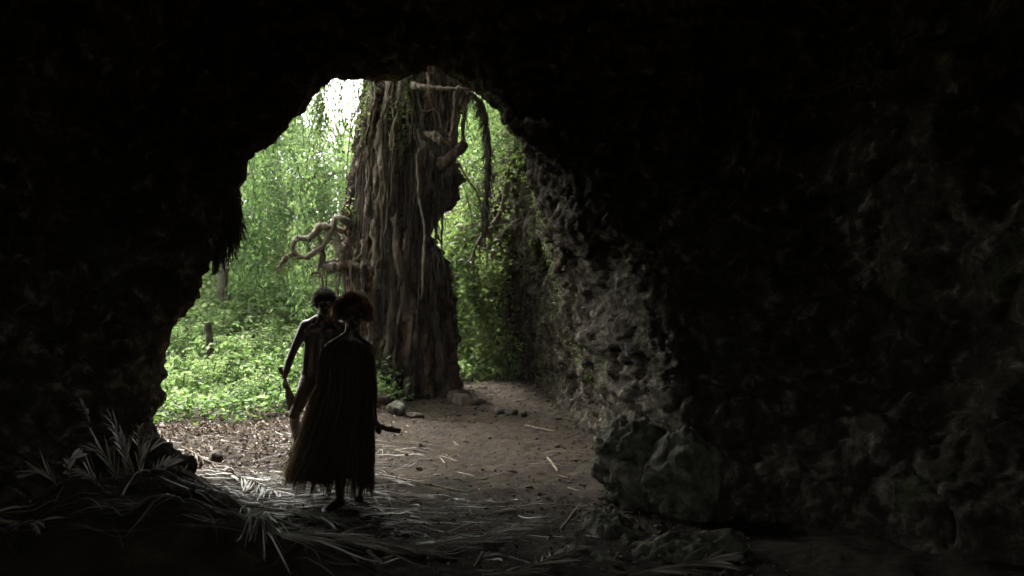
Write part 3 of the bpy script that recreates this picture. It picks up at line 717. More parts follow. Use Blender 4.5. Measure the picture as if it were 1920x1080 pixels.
def fern(x, y, h, n, label):
    z = Hs(x, y); t = empty("fern", (x, y, z), label, "fern", gfn); ms = MB(); ml = MB()
    for i_ in range(n):
        a_ = i_ * 6.283 / n + rng.uniform(0, .6); L_ = h * rng.uniform(.8, 1.2); d_ = np.array([math.cos(a_), math.sin(a_), 0])
        c_ = tube(ms, np.array([[x, y, z], np.array([x, y, z]) + d_ * L_ * .4 + [0, 0, L_ * .75], np.array([x, y, z]) + d_ * L_ * 1.0 + [0, 0, L_ * .55]]), [.007, .005, .002], 26, 4, .5)
        s_ = np.cross(d_, [0, 0, 1.])
        for sg in (-1, 1): leaves(ml, c_[5:], .20 * h * (1.15 - np.linspace(0, 1, 21)), flat=.8, aspect=.22, tint=.75, dirs=np.tile(s_ * sg + d_ * .5, (21, 1)) * 2.2)
    ms.build("stem", M['trunk'], t); ml.build("fronds", M['leafC'], t, smooth=False)
for px, D, h, n, lab in ((340, 14.6, .5, 9, "fern closest to the left rim of the cave mouth"), (395, 15.2, .6, 9, "fern just below the stump"), (450, 16.4, .7, 10, "large fern in the middle of the green bank"),
                         (480, 14.4, .4, 8, "small fern near the litter edge"), (525, 17.0, .7, 10, "fern beside the creeper heap"), (330, 17.0, .8, 10, "tall fern behind the left rim"), (415, 18.0, .8, 9, "fern highest on the bank behind the stump")):
    fern((px - CX) / F * D, D, h, n, lab)
# individual leafy plants with stems
gp = "leafy plants on the forest bank"
def plant(x, y, h, n, size, label, mat='leafC', spread=.2, group=gp, name="leafy_plant"):
    z = Hs(x, y); t = empty(name, (x, y, z), label, "plant", group)
    ms, ml = MB(), MB()
    for _ in range(max(3, n // 14)):
        a_ = rng.uniform(0, 2 * np.pi); tip = np.array([x + spread * math.cos(a_) * rng.uniform(.4, 1.3), y + spread * math.sin(a_), z + h * rng.uniform(.6, 1.05)])
        c_ = tube(ms, np.array([[x, y, z - .02], [(x + tip[0]) / 2, (y + tip[1]) / 2, z + h * .6], tip]), [.008, .006, .003], 9, 4, .5)
        kk = rng.integers(3, 9, 14); leaves(ml, c_[kk] + rng.normal(size=(14, 3)) * .015, size, flat=.5, aspect=.55, tint=.65, dirs=rng.normal(size=(14, 3)) + [0, 0, .1])
    ms.build("stem", M['trunk'], t); ml.build("foliage", M[mat], t, smooth=False)
spots = [(385, 612, 17, .75, 110, .17, "tall pale-leaved plant above the stump in the undergrowth"), (360, 640, 16, .6, 90, .15, "broad-leaved plant left of the stump"),
         (425, 655, 16, .6, 90, .15, "broad-leaved plant just right of the stump"), (330, 690, 15, .5, 90, .12, "bright plant against the left rim of the mouth"),
         (500, 620, 17.5, .7, 120, .12, "bushy plant on the mound left of the man's head"), (535, 680, 16, .55, 100, .12, "plant directly behind the man's hand"),
         (470, 700, 15.3, .45, 90, .12, "low plant in the middle of the green bank"), (520, 745, 14.6, .3, 70, .10, "small plant at the litter edge beside the club"),
         (315, 765, 14.3, .35, 80, .11, "small bright plant at the litter edge by the left rim"), (350, 785, 13.9, .22, 60, .09, "lowest clump of leaves on the litter at the left"),
         (440, 570, 19, .9, 130, .13, "leafy plant high on the bank under the hanging root tuft"), (560, 590, 18.5, .8, 120, .12, "leafy plant right behind the man's shoulder")]
for px, py, D, h, n_, sz, lab in spots:
    plant((px - CX) / F * D, D, h, n_, sz, lab)
# mound of creepers left of the man (photo: sloping leafy heap)
m_ = MB(); c0 = P(520, 640, 18.5); n_ = 5000
d_ = rng.normal(size=(n_, 3)); d_ /= np.linalg.norm(d_, axis=1)[:, None]; d_[:, 2] = abs(d_[:, 2])
c_ = np.array([c0[0] + .2, 18.9, Hs(c0[0], 18.9) - .2]) + d_ * np.array([1.5, 1.0, 1.15]) * (1 + .16 * fbm(d_ * 2.4, 3))[:, None] * rng.uniform(.9, 1.05, n_)[:, None]
leaves(m_, c_, .11, flat=.7, aspect=.6, tint=.5)
tag(m_.build("creeper_heap", M['leafC'], smooth=False), "rounded heap of creepers covering the bank left of the man", "creeper")
# plants on the right cliff
m_ = MB(); pp_, nn_ = [], []
sel = np.where((pts2[:, 1] > 14.5) & (pts2[:, 1] < 25) & (extR > .2) & (pts2[:, 2] > .25))[0]
wgt = (sst(16.2, 18.0, pts2[sel, 1] + .4 * (pts2[sel, 2] - 2)) * (.15 + .85 * sst(-.2, .25, fbm(pts2[sel] * 1.6 + 3, 3))))
pick = rng.choice(sel, 13000, p=wgt / wgt.sum())
c_ = pts2[pick] + rng.normal(size=(13000, 3)) * .07 + np.array([-.10, -.08, 0])
leaves(m_, c_, .085, flat=.3, aspect=.55, tint=.45 + .5 * fbm(c_ * .8, 2))
far = sel[pts2[sel, 1] > 17.8]; pick = rng.choice(far, 16000); c_ = pts2[pick] + rng.normal(size=(16000, 3)) * .12 + np.array([-.12, -.12, 0])
leaves(m_, c_, .12, flat=.3, aspect=.5, tint=.35 + .5 * fbm(c_ * .8, 2))
tag(m_.build("climbing_plants", M['leafB'], smooth=False), "green climbing plants covering the cliff right of the great tree", "climbing plants", kind="stuff")
m_ = MB()
sel = np.where((pts2[:, 1] > 10.5) & (pts2[:, 1] < 18) & (extR > .2) & (pts2[:, 2] > .4))[0]
pick = rng.choice(sel, 16000); c_ = pts2[pick] + rng.normal(size=(16000, 3)) * .02; c_ = c_[fbm(c_ * 1.6, 2) > .14 - .25 * sst(14, 17, c_[:, 1])]
leaves(m_, c_, .04, flat=.3, aspect=.6, tint=.3)
tag(m_.build("moss_and_ferns", M['leafB'], smooth=False), "tiny ferns and moss dotted over the pale rock wall", "moss", kind="stuff")
gr_ = "young plants at the cliff foot"
for px, D, h, n_, lab in ((868, 17.8, .45, 90, "bright grassy plant right beside the great tree's foot"), (885, 18.2, .3, 70, "small plant left of the thin upright pole"), (915, 18.0, .3, 70, "small plant in the middle of the cliff foot"),
                          (965, 17.2, .55, 60, "upright plant right of the thin upright pole"), (940, 17.2, .22, 50, "low pale plant at the base of the thin upright pole")):
    x = (px - CX) / F * D; plant(x, D, h, n_, .10, lab, group=gr_, spread=.14)

# lianas and roots on the right cliff (each hugs the rock)
gv = "roots and stems running down the cliff"
def cliffroot(pp, r, lab, nm="cliff_root", tn=.8, off=.08, D=None):
    a_ = np.array([hit(x, y, off) if D is None else P(x, y, D) for x, y in pp])
    if D is None:
        a_[:, 1] = np.minimum(a_[:, 1], np.median(a_[:, 1]) + 1.2)
        for i_ in range(len(a_)): a_[i_] = P(pp[i_][0], pp[i_][1], a_[i_, 1])
    m_ = MB(); tube(m_, a_, r, 56, 8, tn, .03, .25, pp[0][0]); return tag(m_.build(nm, M['root']), lab, "root", gv)
t2 = empty("leaning_tree", P(928, 419, 17.0), "slim grey-green tree leaning over the cliff beside the arch", "tree")
def t2p(pp, r, nm, tn=.8, D=16.6):
    m_ = MB(); tube(m_, np.array([P(x, y, D) for x, y in pp]), r, 60, 9, tn, .02, .25, pp[0][0]); m_.build(nm, M['root'], t2)
t2p([(985, 150), (978, 220), (970, 261), (962, 300), (952, 338), (947, 375), (936, 406), (925, 425)], [.06, .06, .055, .05, .048, .045, .05, .05], "trunk", .85)
t2p([(990, 240), (984, 275), (972, 310), (966, 345), (961, 375), (952, 398), (944, 412)], [.025, .022, .02, .02, .02, .018, .015], "stem", .9)
t2p([(962, 300), (978, 290), (988, 270)], [.04, .035, .03], "branch", .7)
t2p([(972, 318), (960, 335), (950, 356), (944, 385), (938, 400)], [.014, .014, .012, .012, .01], "stem", .9)
t2p([(925, 425), (905, 440), (893, 462), (884, 484), (872, 496)], [.035, .03, .025, .02, .012], "root", .8, 16.8)
t2p([(922, 428), (921, 445), (921, 462), (930, 486), (941, 505), (938, 522)], [.03, .028, .024, .022, .018, .012], "root", .8, 16.8)
t2p([(915, 430), (902, 452), (898, 475), (901, 502)], [.02, .018, .014, .01], "root", .9, 16.8)
t2p([(912, 430), (909, 450), (914, 480), (911, 510)], [.022, .018, .014, .01], "root", .6, 16.8)
t2p([(905, 440), (888, 470), (884, 500), (880, 515)], [.018, .014, .012, .01], "root", .9, 16.8)
m_ = MB()
cc_ = np.array([P(px, py, D) for px, py, D in zip(rng.uniform(880, 1010, 40), rng.uniform(120, 290, 40), rng.uniform(16.4, 19, 40))])
c_ = cc_[rng.integers(0, 40, 3800)] + rng.normal(size=(3800, 3)) * .26
leaves(m_, c_, .085, flat=.4, tint=.55); m_.build("crown", M['leafA'], t2, smooth=False)
cliffroot([(858, 300), (872, 325), (888, 350), (896, 375), (903, 405), (910, 428)], [.016, .018, .02, .018, .016, .014], "thin arching stem between the great tree and the leaning tree", D=17)
cliffroot([(893, 352), (903, 368), (912, 380)], [.014, .014, .012], "short side shoot beside the arching stem", D=17)
cliffroot([(866, 340), (876, 370), (882, 400), (888, 430), (898, 450)], [.008, .009, .008, .008, .006], "hair-thin stem nearest the great tree", D=17)
cliffroot([(950, 560), (948, 590), (954, 620), (952, 645), (942, 665), (928, 685), (918, 705)], [.03, .032, .03, .028, .024, .02, .012], "thick pale root snaking down the middle of the cliff")
cliffroot([(938, 668), (937, 690), (930, 708)], [.016, .015, .01], "short forked root below the snaking root")
cliffroot([(888, 682), (900, 700), (906, 722), (905, 740)], [.02, .022, .024, .02], "crooked root at the cliff foot beside the bright plants")
cliffroot([(912, 690), (920, 705), (928, 728), (930, 742)], [.02, .024, .024, .018], "stout leaning root left of the thin upright pole")
cliffroot([(958, 640), (959, 680), (961, 715), (963, 742)], [.013, .014, .015, .016], "thin upright pole propped against the cliff foot", "pole", .9)
cliffroot([(880, 520), (875, 560), (862, 600), (852, 620)], [.014, .014, .012, .01], "thin root close behind the great tree's right edge")
cliffroot([(930, 500), (945, 530), (962, 560), (958, 580)], [.016, .016, .014, .01], "root bending right across the upper cliff")
cliffroot([(905, 480), (900, 530), (893, 580), (896, 620)], [.01, .01, .01, .008], "long thin root hanging on the left part of the cliff")
cliffroot([(1060, 470), (1052, 490), (1043, 508)], [.035, .045, .03], "dark wedge of dead wood stuck in the pale rock wall", "dead_wood", 0, .02)
for k_ in range(26):
    x = rr_.uniform(862, 985); y = rr_.uniform(420, 600); ln = rr_.uniform(60, 150)
    cliffroot([(x, y), (x + rr_.uniform(-10, 10), y + ln * .35), (x + rr_.uniform(-12, 12), y + ln * .7), (x + rr_.uniform(-16, 14), y + ln)],
              [.008, .01, .007, .005], "thin tangled root among the climbing plants on the cliff", tn=rr_.uniform(.4, 1))
# hanging vines in front of the sky gap
gh = "thin vines hanging in front of the sky gap"
for k_, (x, y0, y1, D, w_) in enumerate([(604, 150, 300, 12.5, 1), (612, 140, 262, 12.2, 1.6), (640, 150, 240, 13, 1), (592, 165, 255, 13, .8), (625, 140, 285, 13.5, .8), (598, 175, 245, 12.0, 1.5)]):
    m_ = MB(); a_ = np.array([P(x, y0 - 30, D), P(x + rr_.uniform(-4, 4), (y0 + y1) / 2, D), P(x + rr_.uniform(-8, 8), y1, D)])
    c_ = tube(m_, a_, [.006, .006, .003], 40, 5, .4, .08, 0, k_)
    leaves(m_, c_[rng.integers(4, 40, int(110 * w_))] + rng.normal(size=(int(110 * w_), 3)) * .045, .06, flat=.1, aspect=.4, tint=.3, dirs=np.tile([0, 0, -1.], (int(110 * w_), 1)))
    tag(m_.build("hanging_vine", M['leafB'], smooth=False), "thin leafy vine hanging from the arch before the bright sky gap", "vine", gh)

gfv = "long vines hanging in the forest"
for k_, (px, D, top, bot) in enumerate([(468, 18, 6.5, 2.2), (486, 20, 7.5, 2.6), (503, 17, 6.0, 2.0), (520, 19, 7.0, 2.4), (538, 21, 7.5, 2.2), (556, 18, 6.5, 1.9), (574, 20, 7.2, 1.8), (590, 17.5, 5.0, 1.7), (452, 21, 6.5, 2.8), (512, 22, 8, 2.8),
                                        (430, 17, 4.0, 1.9), (545, 16.5, 4.2, 1.6), (882, 18.5, 6.5, 2.4), (900, 19.5, 6.8, 2.5), (930, 18.5, 6, 2.8), (872, 20, 6.5, 2.0)]):
    x = (px - CX) / F * D; m_ = MB(); sw = rr_.uniform(-.3, .3)
    c_ = tube(m_, np.array([[x, D, top], [x + sw, D, (top + bot) / 2], [x + sw * .4, D, bot]]), [.014, .011, .006], 60, 5, .3, .10, 0, k_ * 2.2)
    n1 = 420; ti = rng.integers(3, 60, n1); cl_ = rng.normal(size=(60, 3)) * .05
    leaves(m_, c_[ti] + cl_[ti] + rng.normal(size=(n1, 3)) * rr_.choice([.05, .09, .14]), .085, flat=.15, aspect=.5, tint=rr_.uniform(.2, .8), dirs=np.tile([0, 0, -.8], (n1, 1)))
    tag(m_.build("forest_vine", M['leafA'], smooth=False), "leafy vine hanging straight down in the green forest beyond the mouth", "vine", gfv)
# root tuft hanging at the left rim
m_ = MB(); ns = 520
bx_ = rng.uniform(400, 452, ns); top_ = np.interp(bx_, [400, 425, 452], [470, 400, 385]) + rng.uniform(-25, 30, ns)
ln_ = rng.uniform(30, 95, ns) * np.interp(bx_, [400, 430, 452], [.6, 1.0, .7])
t_ = np.linspace(0, 1, 7)
pa = np.zeros((ns, 7, 3))
for i_ in range(ns):
    D = rng.uniform(9.2, 9.55); sw = rng.normal() * 7
    for j_, tt in enumerate(t_): pa[i_, j_] = P(bx_[i_] + sw * tt * tt + 2 * math.sin(tt * 5 + i_), min(top_[i_] + ln_[i_] * tt, 512 + rng.uniform(-4, 4)), D)
ribbons(m_, pa, rng.uniform(.003, .009, ns), tint=rng.uniform(0, .6, ns))
tube(m_, np.array([P(440, 372, 9.5), P(446, 400, 9.4), P(452, 418, 9.4), P(464, 436, 9.35)]), [.012, .012, .008, .004], 20, 6, .2)
tag(m_.build("root_tuft", M['fern'], smooth=False), "dark shaggy tuft of roots hanging from the left rim of the cave mouth", "roots")
# thin roots on the inner right wall
for pp, lab in (([(1572, 80), (1580, 120), (1590, 165), (1592, 180)], "thin pale root hanging on the dark wall at the upper right"),
                ([(1455, 184), (1500, 182), (1550, 172), (1590, 158), (1640, 165)], "thin root crossing the dark wall sideways at the upper right")):
    a_ = np.array([hit(x, y, .03, 6) for x, y in pp]); m_ = MB(); tube(m_, a_, [.008, .01, .008], 40, 6, .8, .02); tag(m_.build("wall_root", M['root']), lab, "root")

# ------------------------------------------------------------------ litter, twigs, fronds
m_ = MB(); n_ = 15000
u = rng.uniform(0, 1, n_); ys = 5.0 + 12.5 * u ** .8; xs = rng.uniform(-5.0, 1.6, n_)
den = .13 + .84 * sst(-1.6, -2.3, xs) * sst(8.6, 10, ys) + .55 * sst(8.8, 7.2, ys) + .6 * np.exp(-((xs - .3 - 0) / .7) ** 2) * sst(13.5, 16, ys) + .35 * sst(.3, .7, xs) * sst(10, 7, ys)
k = rng.uniform(size=n_) < den; xs, ys = xs[k], ys[k]
zs = H(xs, ys) + .012
sz_ = np.where((ys > 9) & (xs < -1.3), .07, .038)
leaves(m_, np.column_stack([xs, ys, zs]), sz_, flat=.93, aspect=.5, fold=.5)
tag(m_.build("leaf_litter", M['litter'], smooth=False), "brown and grey dead leaves scattered over the cave floor", "leaf litter", kind="stuff")
bm = bmesh.new(); bmesh.ops.create_icosphere(bm, subdivisions=1, radius=1); iv = np.array([x.co[:] for x in bm.verts]); if_ = np.array([[y.index for y in x.verts] for x in bm.faces]); bm.free()
n_ = 5200; xs = rng.uniform(-4.6, 1.4, n_); ys = 5.2 + 11.5 * rng.uniform(0, 1, n_)
den = .25 + .75 * sst(.1, .9, xs) + .5 * sst(13, 15, ys); k = rng.uniform(size=n_) < den; xs, ys = xs[k], ys[k]; n_ = len(xs)
rr0 = .005 + .016 * rng.uniform(0, 1, n_) ** 3 + .03 * rng.uniform(0, 1, n_) ** 14 + .02 * sst(13.5, 16, ys) * rng.uniform(0, 1, n_) ** 3
vv = iv[None] * (1 + .3 * rng.normal(size=(n_, 12, 1)) * .6) * rr0[:, None, None] * np.stack([rng.uniform(.8, 1.5, n_), rng.uniform(.8, 1.3, n_), rng.uniform(.45, .9, n_)], -1)[:, None, :]
vv = vv + np.column_stack([xs, ys, H(xs, ys) + rr0 * .25])[:, None, :]
mp_ = MB(); mp_.add(vv.reshape(-1, 3), (if_[None] + (np.arange(n_) * 12)[:, None, None]).reshape(-1, 3)); tag(mp_.build("soil_clods", M['clod'], smooth=False), "small clods and grit scattered on the trodden soil", "grit", kind="stuff")
# loose dry leaflets
m_ = MB(); n_ = 1900
xs = np.concatenate([rng.uniform(-4.2, .6, n_ // 3), rng.normal(-2.0, .9, n_ - n_ // 3)]); ys = np.concatenate([rng.uniform(5.6, 11.5, n_ // 3), rng.normal(7.6, .9, n_ - n_ // 3)])
xm = rng.uniform(-4.3, -.6, 700); ym = rng.uniform(4.7, 7.4, 700); xs = np.concatenate([xs, xm]); ys = np.concatenate([ys, ym]); n_ = len(xs)
k = (ys > 4.6) & (xs < .7); k &= ~((xs > -.9) & (ys > 8.0) & (rng.uniform(size=n_) < .9)); xs, ys = xs[k], ys[k]; n_ = len(xs)
an = np.where(rng.uniform(size=n_) < .6, rng.normal(-.15, .35, n_), rng.uniform(0, np.pi, n_)); L_ = rng.uniform(.08, .5, n_); t_ = np.linspace(-.5, .5, 6)
cv = rng.normal(size=n_) * .12
px_ = xs[:, None] + L_[:, None] * t_ * np.cos(an)[:, None] - (cv[:, None] * t_ ** 2) * np.sin(an)[:, None]
py_ = ys[:, None] + L_[:, None] * t_ * np.sin(an)[:, None] + (cv[:, None] * t_ ** 2) * np.cos(an)[:, None]
pz_ = H(px_, py_) + .012 + rng.uniform(0, .006, n_)[:, None] * (1 + np.sin(t_ * 6 + 1)[None])
side = np.tile(np.array([0, 0, 1.]), (n_, 6, 1)) + rng.normal(size=(n_, 1, 3)) * .5
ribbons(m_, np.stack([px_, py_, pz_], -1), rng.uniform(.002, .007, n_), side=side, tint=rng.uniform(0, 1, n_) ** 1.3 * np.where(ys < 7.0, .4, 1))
tag(m_.build("palm_litter", M['dry'], smooth=False), "loose strips of dry palm leaf strewn over the floor round the woman", "palm litter", kind="stuff")

gf = "dry palm fronds lying at the cave entrance"
def frond(path, nl, ll, label, wid=.008, spread=.7, droop=.3, up=None, tn=.6, name="palm_frond", lift=.02, side_bias=0.0, ground=True, start=.12, group=gf, nrm=None):
    """path: world points of the rib, leaflets both sides"""
    pth = np.asarray(path, float); o = empty(name, pth[0], label, "palm frond", group)
    ms = MB(); c_ = tube(ms, pth, [.007, .006, .002], 60, 6, tn, .02)
    ms.build("stem", M['twig'], o)
    T = np.gradient(c_, axis=0); T /= np.linalg.norm(T, axis=1)[:, None]
    upv = np.array([0, 0, 1.]) if up is None else np.array(up, float)
    ml = MB(); pa = np.zeros((nl * 2, 7, 3)); k2 = 0; t_ = np.linspace(0, 1, 7)
    for i_ in range(nl):
        ii = int(np.clip((start + (1 - start) * i_ / nl) * 59, 0, 59))
        for sd in (-1, 1):
            s_ = np.cross(T[ii], upv) * sd; s_ /= np.linalg.norm(s_) + 1e-9
            lg = ll * math.sin(.5 + 2.3 * i_ / nl) * random.uniform(.7, 1.15)
            sp = spread * random.uniform(.7, 1.3) + side_bias * sd
            d = T[ii] * math.cos(sp) + s_ * math.sin(sp); d = d + np.array([random.gauss(0, .08) for _ in range(3)])
            b = random.gauss(0, .12)
            for j_, tt in enumerate(t_):
                p_ = c_[ii] + d * lg * tt + T[ii] * b * lg * tt * tt - np.array([0, 0, droop * lg * tt * tt])
                if ground: p_[2] = max(p_[2], Hs(p_[0], p_[1]) + .012 + .02 * random.random())
                pa[k2, j_] = p_
            k2 += 1
    sdv = np.tile(upv if nrm is None else np.array(nrm, float), (nl * 2, 7, 1)) * (.6 if nrm is None else 1.2) + rng.normal(size=(nl * 2, 1, 3)) * (.5 if nrm is None else .3)
    ribbons(ml, pa, rng.uniform(.6, 1.2, nl * 2) * wid, side=sdv, tint=np.clip(tn + rng.normal(size=nl * 2) * .22, 0, 1))
    ml.build("leaflets", M['dry'], o, smooth=False)
    return o
def gpath(pp, lift=.04): return [G(x, y, lift) for x, y in pp]
frond(gpath([(415, 888), (470, 900), (525, 925)]), 26, .38, "pale fan-shaped dry palm frond left of the woman's skirt", .009, .5, .2, tn=.85)
frond(gpath([(340, 835), (400, 868), (470, 880), (530, 905)], .05), 14, .30, "long bent palm rib lying past the dark round stone", .005, .3, .2, tn=.6)
frond(gpath([(560, 1002), (720, 1018), (850, 1015), (1010, 978)], .05), 95, .6, "long frond of fine fibres sweeping across the front of the floor", .0045, .16, .15, tn=.62)
frond(gpath([(430, 985), (520, 1003), (700, 1012), (880, 1026)], .03), 80, .55, "dark frond lying under the long sweeping frond at the front", .0045, .18, .1, tn=.6)
frond(gpath([(455, 950), (520, 955), (580, 965), (650, 985)], .03), 64, .45, "grey frond flattened on the floor before the woman's foot", .0038, .2, .05, tn=.55)
frond(gpath([(640, 915), (720, 925), (800, 928)], .03), 16, .28, "short pale frond right of the woman's feet", .009, .3, .1, tn=.85)
frond(gpath([(1180, 1078), (1260, 1062), (1340, 1045)], .22), 26, .35, "dull frond lying before the low dark rock at the bottom edge", .006, .25, .1, tn=.3)
frond(gpath([(900, 1078), (1000, 1062), (1080, 1020)], .03), 24, .35, "dim frond at the bottom edge right of the sweeping frond", .006, .3, .1, tn=.4)
frond([G(130, 950, .10), G(50, 980, .14), G(-70, 1010, .12)], 44, .34, "pale frond reaching out of the picture at the lower left edge", .006, .22, .1, tn=.9, up=(0, -.4, 1), ground=False)
frond([G(215, 955, .05), G(150, 945, .06), G(80, 940, .05)], 22, .35, "frond spread sideways on the dark mound", .008, .3, .1, tn=.7, up=(0, -.4, 1), ground=False)
frond([G(130, 925, .05), G(220, 935, .06), G(330, 960, .05)], 22, .35, "frond pointing right along the top of the dark mound", .008, .3, .1, tn=.7, up=(0, -.4, 1), ground=False)
gu = "dry palm leaves standing upright against the left wall"
frond([P(265, 925, 7.5), P(240, 860, 7.6), P(205, 780, 7.7)], 14, .28, "tall upright palm leaf leaning left against the dark wall", .013, .16, .35, tn=.5, up=(0, -1, .2), ground=False, group=gu, nrm=(1, -.1, .35))
frond([P(262, 925, 7.4), P(262, 855, 7.5), P(258, 795, 7.6)], 12, .26, "straight upright palm leaf between the two leaning ones", .012, .22, .4, tn=.45, up=(0, -1, .2), ground=False, group=gu, nrm=(1, -.1, .35))
frond([P(262, 900, 7.3), P(268, 860, 7.35), P(290, 838, 7.35)], 8, .22, "curved palm leaf arching right in front of the rounded boulder", .013, .14, .15, tn=.95, up=(0, -1, .2), ground=False, group=gu, nrm=(1, -.1, .35))
frond([P(282, 925, 7.2), P(290, 895, 7.25), P(312, 872, 7.3)], 9, .24, "short pale palm leaf lowest of the upright ones", .014, .15, .2, tn=1, up=(0, -1, .2), ground=False, group=gu, nrm=(1, -.1, .35))
frond([P(132, 900, 7.3), P(130, 870, 7.4), P(145, 850, 7.4)], 7, .16, "small pale twisted palm leaf far left on the dark wall", .016, .3, .3, tn=.95, up=(0, -1, .2), ground=False, group=gu, nrm=(1, -.1, .35))
frond([P(165, 790, 7.6), P(150, 760, 7.7), P(130, 757, 7.7)], 6, .14, "tiny palm leaf scrap above the others on the dark wall", .012, .3, .3, tn=.4, up=(0, -1, .2), ground=False, group=gu, nrm=(1, -.1, .35))

for px, py, tx, ty, D, nl, ll, lab in ((235, 925, 175, 830, 7.5, 12, .24, "dim palm leaf behind the tall upright one, leaning far left"), (200, 930, 150, 880, 7.3, 12, .26, "low palm leaf sprawling left below the upright ones"),
                              (300, 935, 345, 905, 7.4, 12, .24, "palm leaf sprawling right over the rounded boulder's foot"), (240, 905, 222, 815, 7.55, 9, .2, "narrow palm leaf crossing behind the straight upright one"),
                              (110, 915, 60, 880, 6.9, 14, .3, "broken palm leaf propped on the mound near the left edge")):
    frond([P(px, py, D), P((px + tx) / 2 + 4, (py + ty) / 2 - 6, D), P(tx, ty, D + .1)], nl, ll, lab, .009, .3, .1, tn=.7, up=(0, -1, .2), ground=False, group=gu, nrm=(1, -.1, .35))
gk = "sticks lying on the open soil"
def stick(pp, r, lab, mat='twig', tn=.5, nm="stick"):
    a_ = np.array([G(x, y, r[0] * .8) for x, y in pp]); m_ = MB(); tube(m_, a_, r, 24, 7, tn, .004, .3, pp[0][0])
    tag(m_.build(nm, M[mat]), lab, "stick", gk)
stick([(716, 890), (790, 905), (880, 924)], [.007, .008, .005], "long straight pale stick right of the woman's skirt")
stick([(850, 899), (905, 899), (965, 880)], [.008, .014, .004], "dark curved strip of bark in the middle of the floor", 'darkwood')
stick([(740, 843), (765, 851)], [.012, .008], "short white stick beside the woman's hand")
stick([(836, 853), (848, 862), (860, 865)], [.010, .006], "pale forked twig in the middle of the open soil")
stick([(1027, 858), (1036, 870), (1046, 884)], [.012, .010], "short pale stick left of the big mossy boulder")
stick([(1046, 892), (1068, 897)], [.009, .006], "tiny pale stick below the short one by the boulder")
stick([(1050, 993), (1068, 970), (1086, 945)], [.008, .009, .006], "thin slanting stick at the foot of the mossy rocks")
stick([(985, 797), (1010, 803), (1040, 809)], [.012, .010, .008], "pale stick lying near the cliff foot")
stick([(1050, 785), (1100, 790)], [.016, .012], "dark stick beside the small pale stone", 'darkwood')
stick([(690, 1035), (716, 1055)], [.012, .010], "stout pale stick near the bottom edge, left one")
stick([(905, 1035), (888, 1064)], [.010, .007], "slender upright-looking pale twig near the bottom edge")
stick([(1065, 915), (1085, 920)], [.007, .005], "tiny straw left of the mossy rocks")
stick([(703, 935), (715, 955), (725, 960)], [.012, .009], "crooked pale twig right of the woman's foot")
stick([(615, 862), (480, 850), (440, 858)], [.005, .006, .005], "thin straw lying behind the woman's skirt at the left")
stick([(640, 1010), (660, 1040), (672, 1052)], [.010, .007], "dull twig under the sweeping frond")
stick([(850, 828), (860, 836)], [.008, .006], "small straw in the middle of the far soil")

# ------------------------------------------------------------------ people
def capsules(caps, ell=(), voxel=.009, smooth=4):
    bm = bmesh.new()
    for (p0, r0, p1, r1) in caps:
        p0 = Vector(p0); p1 = Vector(p1); d = p1 - p0; L = d.length
        n_ = max(2, int(L / max(min(r0, r1) * .45, .006)))
        for i_ in range(n_ + 1):
            t = i_ / n_; c = p0.lerp(p1, t); r = r0 * (1 - t) + r1 * t
            bmesh.ops.create_icosphere(bm, subdivisions=2 if r < .03 else 3, radius=r, matrix=Matrix.Translation(c))
    for (c, r3, rot) in ell:
        mt = Matrix.Translation(Vector(c)) @ Matrix.Rotation(rot[2], 4, 'Z') @ Matrix.Rotation(rot[0], 4, 'X') @ Matrix.Rotation(rot[1], 4, 'Y') @ Matrix.Diagonal((*r3, 1))
        bmesh.ops.create_icosphere(bm, subdivisions=4, radius=1, matrix=mt)
    me = bpy.data.meshes.new("tmp"); bm.to_mesh(me); bm.free()
    o = bpy.data.objects.new("tmp", me); COL.objects.link(o)
    md = o.modifiers.new("r", 'REMESH'); md.mode = 'VOXEL'; md.voxel_size = voxel; md.use_smooth_shade = True
    sm = o.modifiers.new("s", 'SMOOTH'); sm.factor = .5; sm.iterations = smooth
    dg = bpy.context.evaluated_depsgraph_get(); ev = o.evaluated_get(dg); m2 = ev.to_mesh()
    nv_ = len(m2.vertices); v = np.zeros(nv_ * 3, np.float32); m2.vertices.foreach_get("co", v)
    quads = [tuple(p.vertices) for p in m2.polygons]
    ev.to_mesh_clear(); bpy.data.objects.remove(o); bpy.data.meshes.remove(me)
    q4 = np.array([a for a in quads if len(a) == 4]); q3 = [a for a in quads if len(a) == 3]
    m_ = MB(); m_.add(v.reshape(-1, 3), q4)
    if q3: m_.f.append(np.array(q3))
    return m_
